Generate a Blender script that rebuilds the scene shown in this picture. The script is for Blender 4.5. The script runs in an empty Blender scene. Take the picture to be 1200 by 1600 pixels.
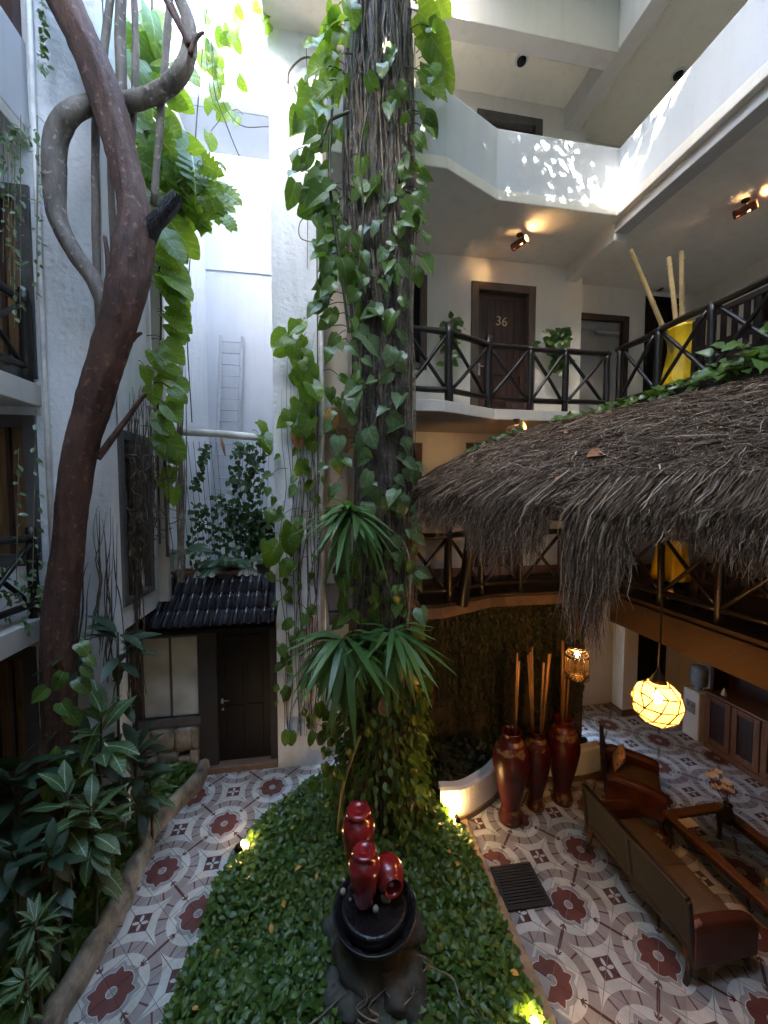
import bpy, bmesh, math, random
import numpy as np
from mathutils import Vector, Matrix, Euler, noise
rnd = random.Random(7)
nrng = np.random.default_rng(7)
SC = bpy.context.scene
COL = SC.collection
R = math.radians

# ------------------------------------------------------------------ camera
EYE = Vector((0, 0, 4.6)); YAW = R(9.4); PITCH = R(2.86)
cam_data = bpy.data.cameras.new('camera')
cam_data.sensor_fit = 'HORIZONTAL'; cam_data.sensor_width = 36; cam_data.lens = 18
cam_data.clip_start = 0.05; cam_data.clip_end = 3000
cam = bpy.data.objects.new('camera', cam_data); COL.objects.link(cam)
cam.location = EYE
cam.rotation_euler = Euler((R(90) - PITCH, 0, -YAW), 'XYZ')
SC.camera = cam
# ------------------------------------------------------------------ sky, sun, exposure
SUN = Vector((-.45, -.75, .62)).normalized()          # towards the sun
world = bpy.data.worlds.new('World'); SC.world = world; world.use_nodes = True
wn = world.node_tree.nodes; wl = world.node_tree.links
sky_n = wn.new('ShaderNodeTexSky'); sky_n.sky_type = 'NISHITA'; sky_n.sun_disc = False
sky_n.sun_elevation = math.asin(SUN.z); sky_n.sun_rotation = math.atan2(SUN.x, SUN.y)
sky_n.air_density = 1.0; sky_n.dust_density = 2.0; sky_n.ozone_density = 1.0
wn['Background'].inputs['Strength'].default_value = 0.15
wl.new(sky_n.outputs[0], wn['Background'].inputs['Color'])
sd = bpy.data.lights.new('sun', 'SUN'); sd.energy = 2.0; sd.angle = R(0.53); sd.color = (1, .95, .86)
so = bpy.data.objects.new('sun', sd); COL.objects.link(so)
so.rotation_euler = SUN.to_track_quat('Z', 'Y').to_euler(); so.location = (-6, -8, 30)
SC.view_settings.view_transform = 'Standard'; SC.view_settings.look = 'None'
SC.view_settings.gamma = 1; SC.view_settings.use_curve_mapping = False
SC.view_settings.exposure = 5.15
SC.render.engine = 'CYCLES'
SC.cycles.max_bounces = 8; SC.cycles.diffuse_bounces = 5; SC.cycles.glossy_bounces = 3
SC.cycles.transmission_bounces = 6; SC.cycles.transparent_max_bounces = 8
SC.cycles.sample_clamp_indirect = 6.0; SC.cycles.sample_clamp_direct = 0
SC.cycles.use_denoising = True; SC.cycles.caustics_reflective = False; SC.cycles.caustics_refractive = False
SC.cycles.use_light_tree = True

# ------------------------------------------------------------------ places read off the photograph
_F = Vector((math.sin(YAW) * math.cos(PITCH), math.cos(YAW) * math.cos(PITCH), -math.sin(PITCH)))
_R = Vector((math.cos(YAW), -math.sin(YAW), 0)); _U = _R.cross(_F)
def ray(px, py): return _F + _R * ((px - 600) / 600) - _U * ((py - 800) / 600)
def at(px, py, Y): r = ray(px, py); return EYE + r * (Y / r.y)
def atx(px, py, X): r = ray(px, py); return EYE + r * (X / r.x)
def atz(px, py, Z): r = ray(px, py); return EYE + r * ((Z - EYE.z) / r.z)

# ------------------------------------------------------------------ node helpers
class S:                                             # a shader value with arithmetic
    def __init__(s, nt, sock): s.nt, s.k = nt, sock
    def _m(s, op, b=None, c=None):
        n = s.nt.nodes.new('ShaderNodeMath'); n.operation = op
        for i, x in enumerate((s, b, c)):
            if x is None: continue
            if isinstance(x, S): s.nt.links.new(x.k, n.inputs[i])
            else: n.inputs[i].default_value = x
        return S(s.nt, n.outputs[0])
    def __add__(s, b): return s._m('ADD', b)
    __radd__ = __add__
    def __sub__(s, b): return s._m('SUBTRACT', b)
    def __rsub__(s, b): return (s * -1) + b
    def __mul__(s, b): return s._m('MULTIPLY', b)
    __rmul__ = __mul__
    def __truediv__(s, b): return s._m('DIVIDE', b)
    def __lt__(s, b): return s._m('LESS_THAN', b)
    def __gt__(s, b): return s._m('GREATER_THAN', b)
    def abs(s): return s._m('ABSOLUTE')
    def fract(s): return s._m('FRACT')
    def mn(s, b): return s._m('MINIMUM', b)
    def mx(s, b): return s._m('MAXIMUM', b)
    def sqrt(s): return s._m('SQRT')
    def atan2(s, b): return s._m('ARCTAN2', b)

def newmat(name):
    m = bpy.data.materials.new(name); m.use_nodes = True
    nt = m.node_tree; return m, nt, nt.nodes['Principled BSDF']
def setp(b, **kw):
    for k, v in kw.items():
        k = k.replace('_', ' ')
        if k in b.inputs: b.inputs[k].default_value = v
def mixc(nt, fac, a, b, blend='MIX'):
    n = nt.nodes.new('ShaderNodeMix'); n.data_type = 'RGBA'; n.blend_type = blend
    for i, x in ((0, fac), (6, a), (7, b)):
        if isinstance(x, S): nt.links.new(x.k, n.inputs[i])
        elif isinstance(x, bpy.types.NodeSocket): nt.links.new(x, n.inputs[i])
        elif i == 0: n.inputs[0].default_value = x
        else: n.inputs[i].default_value = (*x, 1) if len(x) == 3 else x
    return n.outputs[2]
def tex(nt, kind, scale, coord='Object', **kw):
    t = nt.nodes.new('ShaderNodeTex' + kind)
    if coord:
        c = nt.nodes.new('ShaderNodeTexCoord') if coord in ('Object', 'Generated', 'UV') else nt.nodes.new('ShaderNodeNewGeometry')
        o = c.outputs[coord] if coord in ('Object', 'Generated', 'UV') else c.outputs['Position']
        sc = kw.pop('stretch', None)
        if sc:
            mp = nt.nodes.new('ShaderNodeMapping'); mp.inputs['Scale'].default_value = sc
            nt.links.new(o, mp.inputs[0]); o = mp.outputs[0]
        nt.links.new(o, t.inputs['Vector'])
    t.inputs['Scale'].default_value = scale
    for k, v in kw.items():
        if k in t.inputs: t.inputs[k].default_value = v
        else: setattr(t, k, v)
    return t
def ramp(nt, sock, pts):
    r = nt.nodes.new('ShaderNodeValToRGB'); e = r.color_ramp.elements
    while len(e) < len(pts): e.new(.5)
    for el, (p, c) in zip(e, pts):
        el.position = p; el.color = (c, c, c, 1) if isinstance(c, (int, float)) else (*c, 1)
    nt.links.new(sock, r.inputs[0]); return r.outputs[0]
def bump(nt, b, hs, strength=.4, dist=.02):
    n = nt.nodes.new('ShaderNodeBump'); n.inputs['Strength'].default_value = strength; n.inputs['Distance'].default_value = dist
    nt.links.new(hs, n.inputs['Height']); nt.links.new(n.outputs[0], b.inputs['Normal'])

def stucco(name, col, rough=.85, sc=26, bs=.5, stain=.25, dirt=(.25, .23, .2)):
    m, nt, b = newmat(name)
    n1 = tex(nt, 'Noise', 1.3, 'Position', Detail=6, Roughness=.65)
    n2 = tex(nt, 'Noise', 2.2, 'Position', Detail=5, stretch=(3, 3, .35))
    c = mixc(nt, ramp(nt, n1.outputs[0], [(.35, 0.0), (.75, .28)]), col, [x * .74 for x in col])
    c = mixc(nt, ramp(nt, n2.outputs[0], [(.5, 0), (.8, stain)]), c, dirt)
    nt.links.new(c, b.inputs['Base Color']); setp(b, Roughness=rough)
    n3 = tex(nt, 'Noise', sc, 'Position', Detail=5, Roughness=.6)
    v = tex(nt, 'Voronoi', sc * .45, 'Position')
    h = S(nt, n3.outputs[0]) + S(nt, ramp(nt, v.outputs[0], [(.0, 0), (.35, 1)])) * .5
    bump(nt, b, h.k, bs, .02)
    return m
def plain(name, col, rough=.6, var=.15, sc=6, bs=.15, bsc=40, metal=0., spec=.5, coat=0., rand=0., stretch=None):
    m, nt, b = newmat(name)
    n = tex(nt, 'Noise', sc, 'Object', Detail=6, Roughness=.6, **({'stretch': stretch} if stretch else {}))
    c = mixc(nt, ramp(nt, n.outputs[0], [(.3, 0), (.72, 1)]), [min(1, x * (1 + var)) for x in col], [x * (1 - var * 1.6) for x in col])
    if rand:
        oi = nt.nodes.new('ShaderNodeObjectInfo')
        hsv = nt.nodes.new('ShaderNodeHueSaturation')
        k = S(nt, oi.outputs['Random']) * (2 * rand) + (1 - rand)
        nt.links.new(k.k, hsv.inputs['Value']); nt.links.new(c, hsv.inputs['Color']); c = hsv.outputs[0]
    nt.links.new(c, b.inputs['Base Color'])
    setp(b, Roughness=rough, Metallic=metal); b.inputs['Specular IOR Level'].default_value = spec
    if coat: b.inputs['Coat Weight'].default_value = coat; b.inputs['Coat Roughness'].default_value = .1
    if bs:
        n3 = tex(nt, 'Noise', bsc, 'Object', Detail=4, **({'stretch': stretch} if stretch else {})); bump(nt, b, n3.outputs[0], bs, .01)
    return m
def wood(name, col, rough=.45, sc=1.0, axis='Z', var=.5, spec=.4):
    st = {'X': (.6, 9, 9), 'Y': (9, .6, 9), 'Z': (9, 9, .6)}[axis]
    m, nt, b = newmat(name)
    n = tex(nt, 'Noise', 4 * sc, 'Object', Detail=8, Roughness=.7, Distortion=.6, stretch=st)
    c = mixc(nt, ramp(nt, n.outputs[0], [(.3, 0), (.7, 1)]), [min(1, x * (1 + var)) for x in col], [x * (1 - var) for x in col])
    nt.links.new(c, b.inputs['Base Color']); setp(b, Roughness=rough); b.inputs['Specular IOR Level'].default_value = spec
    bump(nt, b, n.outputs[0], .25, .01)
    return m
def leafmat(name, c1, c2, rough=.35, trans=.35, tcol=None, hue=.02, veins=None, freq=70, amt=.6):
    m, nt, b = newmat(name)
    g = nt.nodes.new('ShaderNodeNewGeometry'); oi = nt.nodes.new('ShaderNodeObjectInfo')
    r = (S(nt, g.outputs['Random Per Island']) + S(nt, oi.outputs['Random'])).fract()
    c = mixc(nt, r, c1, c2)
    n = tex(nt, 'Noise', 7, 'Object', Detail=3)
    c = mixc(nt, ramp(nt, n.outputs[0], [(.45, 0), (.75, .35)]), c, [x * 1.6 for x in c1])
    if veins:
        tc = nt.nodes.new('ShaderNodeTexCoord'); sp = nt.nodes.new('ShaderNodeSeparateXYZ'); nt.links.new(tc.outputs['Object'], sp.inputs[0])
        ph = S(nt, sp.outputs[0]).abs() * (freq * .85) - S(nt, sp.outputs[1]) * freq
        wv_ = ph._m('SINE'); nn_ = tex(nt, 'Noise', 5, 'Object', Detail=4)
        mk2 = S(nt, ramp(nt, (wv_ * .5 + .5).k, [(.62, 0), (.95, 1)])) * S(nt, ramp(nt, nn_.outputs[0], [(.42, 0), (.6, 1)])) * amt
        c = mixc(nt, mk2, c, veins)
    nt.links.new(c, b.inputs['Base Color']); setp(b, Roughness=rough)
    t = nt.nodes.new('ShaderNodeBsdfTranslucent')
    t.inputs[0].default_value = (*(tcol or (c1[0] * 2.6 + .02, c1[1] * 2.4, c1[2] * .8)), 1)
    mx = nt.nodes.new('ShaderNodeMixShader'); mx.inputs[0].default_value = trans
    nt.links.new(b.outputs[0], mx.inputs[1]); nt.links.new(t.outputs[0], mx.inputs[2])
    nt.links.new(mx.outputs[0], nt.nodes['Material Output'].inputs[0])
    return m
def emis(name, col, strength):
    m, nt, b = newmat(name)
    setp(b, Base_Color=(*col, 1)); b.inputs['Emission Color'].default_value = (*col, 1); b.inputs['Emission Strength'].default_value = strength
    return m

# ------------------------------------------------------------------ mesh helpers
def spline(pts, n=6):
    pts = [Vector(p) for p in pts]
    if len(pts) < 3: return pts
    out = []
    P = [pts[0] * 2 - pts[1]] + pts + [pts[-1] * 2 - pts[-2]]
    for i in range(1, len(P) - 2):
        for k in range(n):
            t = k / n; a, b, c, d = P[i - 1], P[i], P[i + 1], P[i + 2]
            out.append(.5 * ((2 * b) + (c - a) * t + (2 * a - 5 * b + 4 * c - d) * t * t + (3 * b - a - 3 * c + d) * t ** 3))
    out.append(pts[-1]); return out
def lerp_list(v, n):
    v = list(v); out = []
    for i in range(n):
        x = i / (n - 1) * (len(v) - 1); k = min(int(x), len(v) - 2); out.append(v[k] + (v[k + 1] - v[k]) * (x - k))
    return out
class MB:
    def __init__(s): s.v = []; s.f = []; s.m = []
    def add(s, vs, fs, mi=0):
        o = len(s.v); s.v += [tuple(v) for v in vs]
        for f in fs: s.f.append(tuple(o + i for i in f)); s.m.append(mi)
        return s
    def box(s, x0, x1, y0, y1, z0, z1, mi=0):
        v = [(x, y, z) for z in (z0, z1) for y in (y0, y1) for x in (x0, x1)]
        return s.add(v, [(0, 2, 3, 1), (4, 5, 7, 6), (0, 1, 5, 4), (2, 6, 7, 3), (0, 4, 6, 2), (1, 3, 7, 5)], mi)
    def obox(s, c, ax, dims, mi=0):
        c = Vector(c); X, Y, Z = [Vector(a).normalized() * d / 2 for a, d in zip(ax, dims)]
        v = [c + X * x + Y * y + Z * z for z in (-1, 1) for y in (-1, 1) for x in (-1, 1)]
        return s.add(v, [(0, 2, 3, 1), (4, 5, 7, 6), (0, 1, 5, 4), (2, 6, 7, 3), (0, 4, 6, 2), (1, 3, 7, 5)], mi)
    def bar(s, a, b, w, h=None, mi=0, up=(0, 0, 1)):
        a, b = Vector(a), Vector(b); d = b - a; u = Vector(up)
        x = d.cross(u)
        if x.length < 1e-5: x = Vector((1, 0, 0))
        y = x.cross(d)
        return s.obox((a + b) / 2, (x, d, y), (w, d.length, h or w), mi)
    def tube(s, pts, rad, n=8, cap=True, mi=0, jit=0, seed=0):
        pts = [Vector(p) for p in pts]; k = len(pts)
        rad = lerp_list(rad, k) if isinstance(rad, (list, tuple)) else [rad] * k
        rr = random.Random(seed)
        t0 = (pts[1] - pts[0]).normalized(); nrm = t0.orthogonal().normalized(); vs = []
        for i, p in enumerate(pts):
            t = ((pts[min(i + 1, k - 1)] - pts[max(i - 1, 0)])).normalized()
            nrm = (nrm - t * nrm.dot(t)).normalized(); bn = t.cross(nrm)
            for j in range(n):
                a = 2 * math.pi * j / n
                r = rad[i] * (1 + (jit * noise.noise(p * 3.1 + Vector((math.cos(a), math.sin(a), seed)) * .9) if jit else 0))
                vs.append(p + (nrm * math.cos(a) + bn * math.sin(a)) * r)
        fs = [(i * n + j, i * n + (j + 1) % n, (i + 1) * n + (j + 1) % n, (i + 1) * n + j) for i in range(k - 1) for j in range(n)]
        if cap: fs += [tuple(range(n))[::-1], tuple((k - 1) * n + j for j in range(n))]
        return s.add(vs, fs, mi)
    def barktube(s, pts, rad, n=36, amp=.13, seed=0., mi=0):
        pts = [Vector(p) for p in pts]; k = len(pts); rad = lerp_list(rad, k)
        nrm = (pts[1] - pts[0]).normalized().orthogonal().normalized(); vs = []; h = 0.
        for i, p in enumerate(pts):
            t = ((pts[min(i + 1, k - 1)] - pts[max(i - 1, 0)])).normalized(); nrm = (nrm - t * nrm.dot(t)).normalized(); bn = t.cross(nrm)
            if i: h += (p - pts[i - 1]).length
            for j in range(n):
                a = 2 * math.pi * j / n; c, d = math.cos(a), math.sin(a); q = Vector((c, d, 0))
                e = amp * noise.noise(Vector((c * .9, d * .9, h * .8 + seed))) + amp * .55 * noise.noise(Vector((c * 2.6, d * 2.6, h * 1.6 + seed + 7))) - amp * .5 * abs(noise.noise(Vector((c * 6, d * 6, h * 1.3 + seed + 3)))) + amp * .25 * noise.noise(Vector((c * 9, d * 9, h * 9 + seed)))
                vs.append(p + (nrm * c + bn * d) * rad[i] * (1 + e))
        fs = [(i * n + j, i * n + (j + 1) % n, (i + 1) * n + (j + 1) % n, (i + 1) * n + j) for i in range(k - 1) for j in range(n)]
        fs += [tuple(range(n))[::-1], tuple((k - 1) * n + j for j in range(n))]
        return s.add(vs, fs, mi)
    def lathe(s, prof, n=24, c=(0, 0, 0), M=None, mi=0, cap=True):
        vs = []; c = Vector(c)
        for r, z in prof:
            for j in range(n):
                a = 2 * math.pi * j / n; p = Vector((r * math.cos(a), r * math.sin(a), z))
                vs.append(c + (M @ p if M else p))
        k = len(prof)
        fs = [(i * n + j, i * n + (j + 1) % n, (i + 1) * n + (j + 1) % n, (i + 1) * n + j) for i in range(k - 1) for j in range(n)]
        if cap: fs += [tuple(range(n))[::-1], tuple((k - 1) * n + j for j in range(n))]
        return s.add(vs, fs, mi)
    def prism(s, poly, z0, z1, mi=0):
        n = len(poly)
        vs = [(x, y, z0) for x, y in poly] + [(x, y, z1) for x, y in poly]
        fs = [tuple(range(n))[::-1], tuple(range(n, 2 * n))] + [(i, (i + 1) % n, n + (i + 1) % n, n + i) for i in range(n)]
        return s.add(vs, fs, mi)
    def mesh(s, name, mats, smooth=False):
        me = bpy.data.meshes.new(name); me.from_pydata(s.v, [], s.f)
        for m in (mats if isinstance(mats, (list, tuple)) else [mats]): me.materials.append(m)
        if max(s.m, default=0): me.polygons.foreach_set('material_index', s.m)
        if smooth: me.polygons.foreach_set('use_smooth', [True] * len(s.f))
        me.update(); return me
    def build(s, name, mats, parent=None, smooth=False, bev=0, local=False, recalc=False):
        me = s.mesh(name, mats, smooth)
        if recalc:
            bm = bmesh.new(); bm.from_mesh(me); bmesh.ops.recalc_face_normals(bm, faces=bm.faces[:]); bm.to_mesh(me); bm.free()
        return link(name, me, parent, local, bev)
def link(name, me, parent=None, local=False, bev=0, mat=None):
    o = bpy.data.objects.new(name, me); COL.objects.link(o)
    if mat is not None: o.matrix_basis = mat
    if parent is not None: setparent(o, parent, local)
    if bev:
        b = o.modifiers.new('bevel', 'BEVEL'); b.width = bev; b.segments = 2; b.limit_method = 'ANGLE'
    return o
def wmat(o):
    m = o.matrix_basis.copy()
    while o.parent is not None:
        m = o.parent.matrix_basis @ (o.matrix_parent_inverse @ m); o = o.parent
    return m
def setparent(o, p, local=False):
    o.parent = p
    if not local: o.matrix_parent_inverse = wmat_full(p).inverted()
def wmat_full(o):
    m = o.matrix_basis.copy()
    if o.parent is not None: m = wmat_full(o.parent) @ o.matrix_parent_inverse @ m
    return m
def tag(o, label=None, cat=None, group=None, kind=None):
    if label: o['label'] = label
    if cat: o['category'] = cat
    if group: o['group'] = group
    if kind: o['kind'] = kind
    return o
def thing(name, label, cat, loc=(0, 0, 0), rz=0, group=None):
    o = bpy.data.objects.new(name, None); COL.objects.link(o); o.empty_display_size = .1
    o.location = loc; o.rotation_euler = (0, 0, rz)
    return tag(o, label, cat, group)
def struct(name, mb, m, **k): return tag(mb.build(name, m, **k), kind='structure')
def copy_tree(o, parent=None):
    c = o.copy(); COL.objects.link(c)
    if parent is not None: c.parent = parent; c.matrix_parent_inverse = o.matrix_parent_inverse.copy()
    for ch in [x for x in list(bpy.data.objects) if x.parent == o]: copy_tree(ch, c)
    return c
def wall_y(mb, Y, th, x0, x1, z0, z1, holes=(), mi=0):
    """wall facing -Y, front face at Y, with rectangular openings (x0,x1,z0,z1)"""
    xs = sorted({x0, x1, *[h[0] for h in holes], *[h[1] for h in holes]}); zs = sorted({z0, z1, *[h[2] for h in holes], *[h[3] for h in holes]})
    for a, b in zip(xs, xs[1:]):
        for c, d in zip(zs, zs[1:]):
            if not any(h[0] - 1e-6 <= a and b <= h[1] + 1e-6 and h[2] - 1e-6 <= c and d <= h[3] + 1e-6 for h in holes):
                mb.box(a, b, Y, Y + th, c, d, mi)
    return mb
def wall_x(mb, X, th, y0, y1, z0, z1, holes=(), mi=0):
    ys = sorted({y0, y1, *[h[0] for h in holes], *[h[1] for h in holes]}); zs = sorted({z0, z1, *[h[2] for h in holes], *[h[3] for h in holes]})
    for a, b in zip(ys, ys[1:]):
        for c, d in zip(zs, zs[1:]):
            if not any(h[0] - 1e-6 <= a and b <= h[1] + 1e-6 and h[2] - 1e-6 <= c and d <= h[3] + 1e-6 for h in holes):
                mb.box(X, X + th, a, b, c, d, mi)
    return mb
# ---- leaves
def leaf_shape(prof, fold=.18, droop=.25, rib=0., wav=0.):
    """strip leaf of unit length along +Y; prof = [(t, halfwidth, back)]"""
    mb = MB(); k = len(prof)
    for i, (t, w, bk) in enumerate(prof):
        y = t * (1 - .12 * droop * t); z = -droop * t * t
        cols = (-w, -rib * (1 - .7 * t), rib * (1 - .7 * t), w) if rib else (-w, 0, w)
        for x in cols:
            ax = abs(x)
            mb.v.append((x, y - bk * (ax / w if w > 1e-6 else 0), z + fold * ax + (wav * math.sin(i * 2.1 + (x > 0)) * ax)))
    c = 4 if rib else 3
    for i in range(k - 1):
        for j in range(c - 1):
            mb.f.append((i * c + j, i * c + j + 1, (i + 1) * c + j + 1, (i + 1) * c + j)); mb.m.append(1 if rib and j == 1 else 0)
    return mb
HEART = [(0, .02, 0), (.03, .2, .12), (.12, .33, .1), (.28, .4, .03), (.48, .35, 0), (.68, .22, 0), (.86, .08, 0), (1, .004, 0)]
OVAL = [(0, .02, 0), (.12, .14, 0), (.3, .24, 0), (.5, .27, 0), (.7, .21, 0), (.88, .09, 0), (1, .004, 0)]
STRAP = [(0, .025, 0), (.12, .04, 0), (.3, .075, 0), (.5, .092, 0), (.7, .085, 0), (.86, .05, 0), (1, .003, 0)]
LANCE = [(0, .02, 0), (.15, .09, 0), (.35, .155, 0), (.55, .16, 0), (.75, .115, 0), (.9, .05, 0), (1, .003, 0)]
ROUND = [(0, .03, 0), (.03, .2, .1), (.1, .3, .08), (.25, .37, .03), (.45, .385, 0), (.65, .35, 0), (.82, .25, 0), (.93, .13, 0), (.99, .03, 0)]
SPLIT = [(0, .03, 0), (.03, .25, .14), (.14, .4, .1), (.22, .44, .04), (.25, .3, 0), (.3, .45, .02), (.4, .46, -.02), (.43, .28, 0), (.48, .44, 0), (.57, .4, -.04), (.6, .24, 0), (.66, .35, 0), (.74, .28, -.05), (.77, .16, 0), (.84, .2, 0), (.93, .08, 0), (1, .004, 0)]
BIGHEART = [(0, .03, 0), (.03, .26, .15), (.12, .39, .12), (.26, .46, .04), (.45, .43, 0), (.64, .32, 0), (.8, .18, 0), (.92, .07, 0), (1, .004, 0)]
def frame(d, up=(0, 0, 1), roll=0.):
    d = Vector(d).normalized(); u = Vector(up); x = d.cross(u)
    if x.length < 1e-4: x = Vector((1, 0, 0))
    x.normalize(); n = x.cross(d)
    M = Matrix((x, d, n)).transposed()
    if roll: M = M @ Matrix.Rotation(roll, 3, 'Y')
    return M
def put(me, pos, d, L, parent, up=(0, 0, 1), roll=0., name='leaf', wide=1.):
    M = Matrix.Translation(Vector(pos)) @ (frame(d, up, roll) @ Matrix.Diagonal((L * wide, L, L))).to_4x4()
    return link(name, me, parent, mat=M)
def scatter(name, tmpl, Ps, Ms, mats, parent=None, smooth=True):
    """many copies of a small template joined into one mesh: Ps (k,3), Ms (k,3,3)"""
    tv = np.array(tmpl.v, np.float32); tf = tmpl.f; k = len(Ps); nv = len(tv)
    V = (np.einsum('kij,nj->kni', np.asarray(Ms, np.float32), tv) + np.asarray(Ps, np.float32)[:, None, :]).reshape(-1, 3)
    ls = np.array([len(f) for f in tf]); li = np.concatenate([np.array(f) for f in tf])
    LI = (li[None, :] + (np.arange(k) * nv)[:, None]).ravel(); tot = np.tile(ls, k); st = np.concatenate([[0], np.cumsum(tot)[:-1]])
    me = bpy.data.meshes.new(name)
    me.vertices.add(len(V)); me.vertices.foreach_set('co', V.ravel())
    me.loops.add(len(LI)); me.loops.foreach_set('vertex_index', LI.astype(np.int32))
    me.polygons.add(len(tot)); me.polygons.foreach_set('loop_start', st.astype(np.int32))
    for m in (mats if isinstance(mats, (list, tuple)) else [mats]): me.materials.append(m)
    if max(tmpl.m, default=0): me.polygons.foreach_set('material_index', np.tile(np.array(tmpl.m, np.int32), k))
    me.polygons.foreach_set('use_smooth', np.full(len(tot), bool(smooth)))
    me.update(calc_edges=True); me.validate()
    return link(name, me, parent)
def rand_frames(k, dirs, up=None, scale=(1, 1), rng=nrng, jitter=.3):
    D = np.asarray(dirs, float) + rng.normal(0, jitter, (k, 3)); D /= np.linalg.norm(D, axis=1, keepdims=True) + 1e-9
    Uv = np.tile([0, 0, 1.], (k, 1)) if up is None else np.asarray(up, float)
    Uv = Uv + rng.normal(0, jitter, (k, 3))
    X = np.cross(D, Uv); X /= np.linalg.norm(X, axis=1, keepdims=True) + 1e-9
    N = np.cross(X, D); s = rng.uniform(scale[0], scale[1], k)[:, None, None]
    return np.stack([X, D, N], axis=2) * s
# ------------------------------------------------------------------ materials
M = {}
M['white'] = stucco('white stucco', (.78, .78, .76), stain=.12)
M['white_smooth'] = stucco('smooth white plaster', (.56, .58, .61), sc=60, bs=.15, stain=.22, dirt=(.36, .36, .35))
M['cream'] = stucco('cream plaster', (.76, .72, .64), sc=40, bs=.2, stain=.2, dirt=(.36, .32, .26))
M['tan'] = stucco('weathered tan plaster', (.5, .44, .35), sc=30, bs=.3, stain=.4, dirt=(.16, .14, .11))
M['rough'] = stucco('rough white stucco', (.8, .81, .82), sc=15, bs=.9, stain=.22, dirt=(.34, .32, .28))
M['ivywall'] = stucco('dark brown plaster', (.1, .075, .043), sc=30, bs=.4, stain=.6, dirt=(.05, .045, .03))  # much darker version of the tan plaster
M['grey_soffit'] = stucco('grey painted concrete', (.5, .48, .46), sc=40, bs=.15, stain=.2)
M['edge'] = stucco('grey slab edge', (.56, .53, .48), sc=30, bs=.3, stain=.3)
M['brown_edge'] = plain('brown slab edge', (.16, .1, .07), .7)
M['frame'] = plain('brown painted frame', (.12, .082, .06), .6, bsc=60)
M['frame_grey'] = plain('grey brown frame', (.1, .092, .085), .7)
M['porch_paint'] = plain('dark grey brown porch paint', (.03, .027, .025), .7)
M['door'] = wood('dark door wood', (.06, .028, .022), .4)
M['door_black'] = wood('black brown door wood', (.005, .0048, .005), .5, spec=.25)
M['grey_door'] = plain('grey painted door', (.3, .285, .26), .5, var=.05)
M['plank'] = wood('golden shutter wood', (.2, .11, .045), .5)
M['dark'] = plain('dark opening', (.005, .005, .005), .8)
M['log'] = wood('dark stained log', (.011, .0075, .0065), .35, spec=.5)
M['log2'] = wood('dark bench wood', (.02, .013, .011), .4)
M['cane_dark'] = plain('smoked bamboo cane', (.22, .12, .05), .45, var=.3, sc=3)
M['bamboo'] = plain('bamboo cane', (.46, .33, .15), .4, var=.3, sc=3)
M['yellow'] = plain('yellow lacquer', (.78, .5, .012), .35, var=.12, spec=.5)
M['red'] = plain('dark red glaze', (.25, .014, .016), .24, var=.25, sc=4, bs=.06, bsc=14, coat=.6)
M['redv'] = plain('deep red vase lacquer', (.065, .003, .0035), .38, var=.5, sc=3, bs=.1)
M['gold'] = plain('flaked gold leaf', (.24, .14, .06), .5, var=.4, sc=14, bs=.4)
M['black'] = plain('black glazed clay', (.02, .02, .021), .25, var=.3, sc=5)
M['leather'] = plain('brown leather', (.09, .024, .012), .38, var=.3, sc=5, bs=.12, bsc=90)
M['cane'] = plain('woven cane', (.02, .017, .011), .6, var=.2, sc=20, bs=.5, bsc=220)
M['cushion_seat'] = plain('tan seat cloth', (.12, .075, .035), .8, bsc=200)
M['cab'] = wood('cabinet wood', (.15, .065, .03), .4)
M['cabdark'] = wood('dark cabinet panel', (.03, .013, .009), .3)
M['terracotta'] = plain('terracotta', (.32, .13, .07), .75, var=.25, bs=.3)
M['shade'] = plain('pierced clay lamp shade', (.16, .06, .03), .7)
M['plastic'] = plain('white appliance plastic', (.62, .6, .55), .35, var=.03, bs=0)
M['metal'] = plain('brushed metal', (.5, .5, .5), .35, metal=1, var=.1)
M['iron'] = plain('blackened brass', (.05, .035, .02), .45, metal=.8, var=.3)
M['pipe'] = plain('aged white pipe', (.66, .63, .57), .5, var=.25, sc=3)
M['alu'] = plain('aluminium ladder', (.5, .51, .53), .4, metal=.6, var=.1)
M['soil'] = plain('dark soil', (.035, .026, .018), .95, var=.5, sc=12, bs=.8, bsc=30)
M['rock'] = plain('mossy grey rock', (.065, .065, .05), .85, var=.5, sc=5, bs=.8, bsc=18)
M['stone'] = plain('limestone curb', (.26, .22, .165), .85, var=.5, sc=5, bs=.7, bsc=22)
M['white_stone'] = plain('pale coral pebble', (.42, .37, .3), .8, var=.3, bs=.7)
M['mat'] = plain('black rubber mat', (.018, .017, .017), .7)
M['grout'] = plain('grey grout', (.3, .28, .26), .9)
M['root'] = plain('dry aerial root', (.13, .095, .07), .85, var=.5, sc=9, bs=.4)
M['rootpale'] = plain('pale aerial root', (.26, .21, .15), .8, var=.4, sc=9)
M['twig'] = plain('green brown stem', (.06, .055, .025), .7, var=.4)
M['cable'] = plain('black cable', (.01, .01, .01), .5)
M['petal'] = plain('white flower petal', (.75, .72, .64), .6)
M['brown_leaf'] = plain('dry curled leaf', (.36, .15, .06), .7, var=.3)
M['orange_leaf'] = plain('dying orange leaf', (.5, .26, .04), .6, var=.25)
M['pot'] = plain('old clay pot', (.2, .1, .06), .8, var=.3, bs=.3)
M['paper'] = plain('printed notice', (.6, .5, .4), .8)
M['pothos'] = leafmat('pothos leaf', (.055, .12, .02), (.11, .185, .04), .3, .3, veins=(.2, .3, .12), freq=26, amt=.4)
M['pothos_pale'] = leafmat('pale pothos leaf', (.075, .135, .06), (.12, .19, .09), .3, .3, veins=(.3, .38, .22), freq=22, amt=.5)
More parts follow.
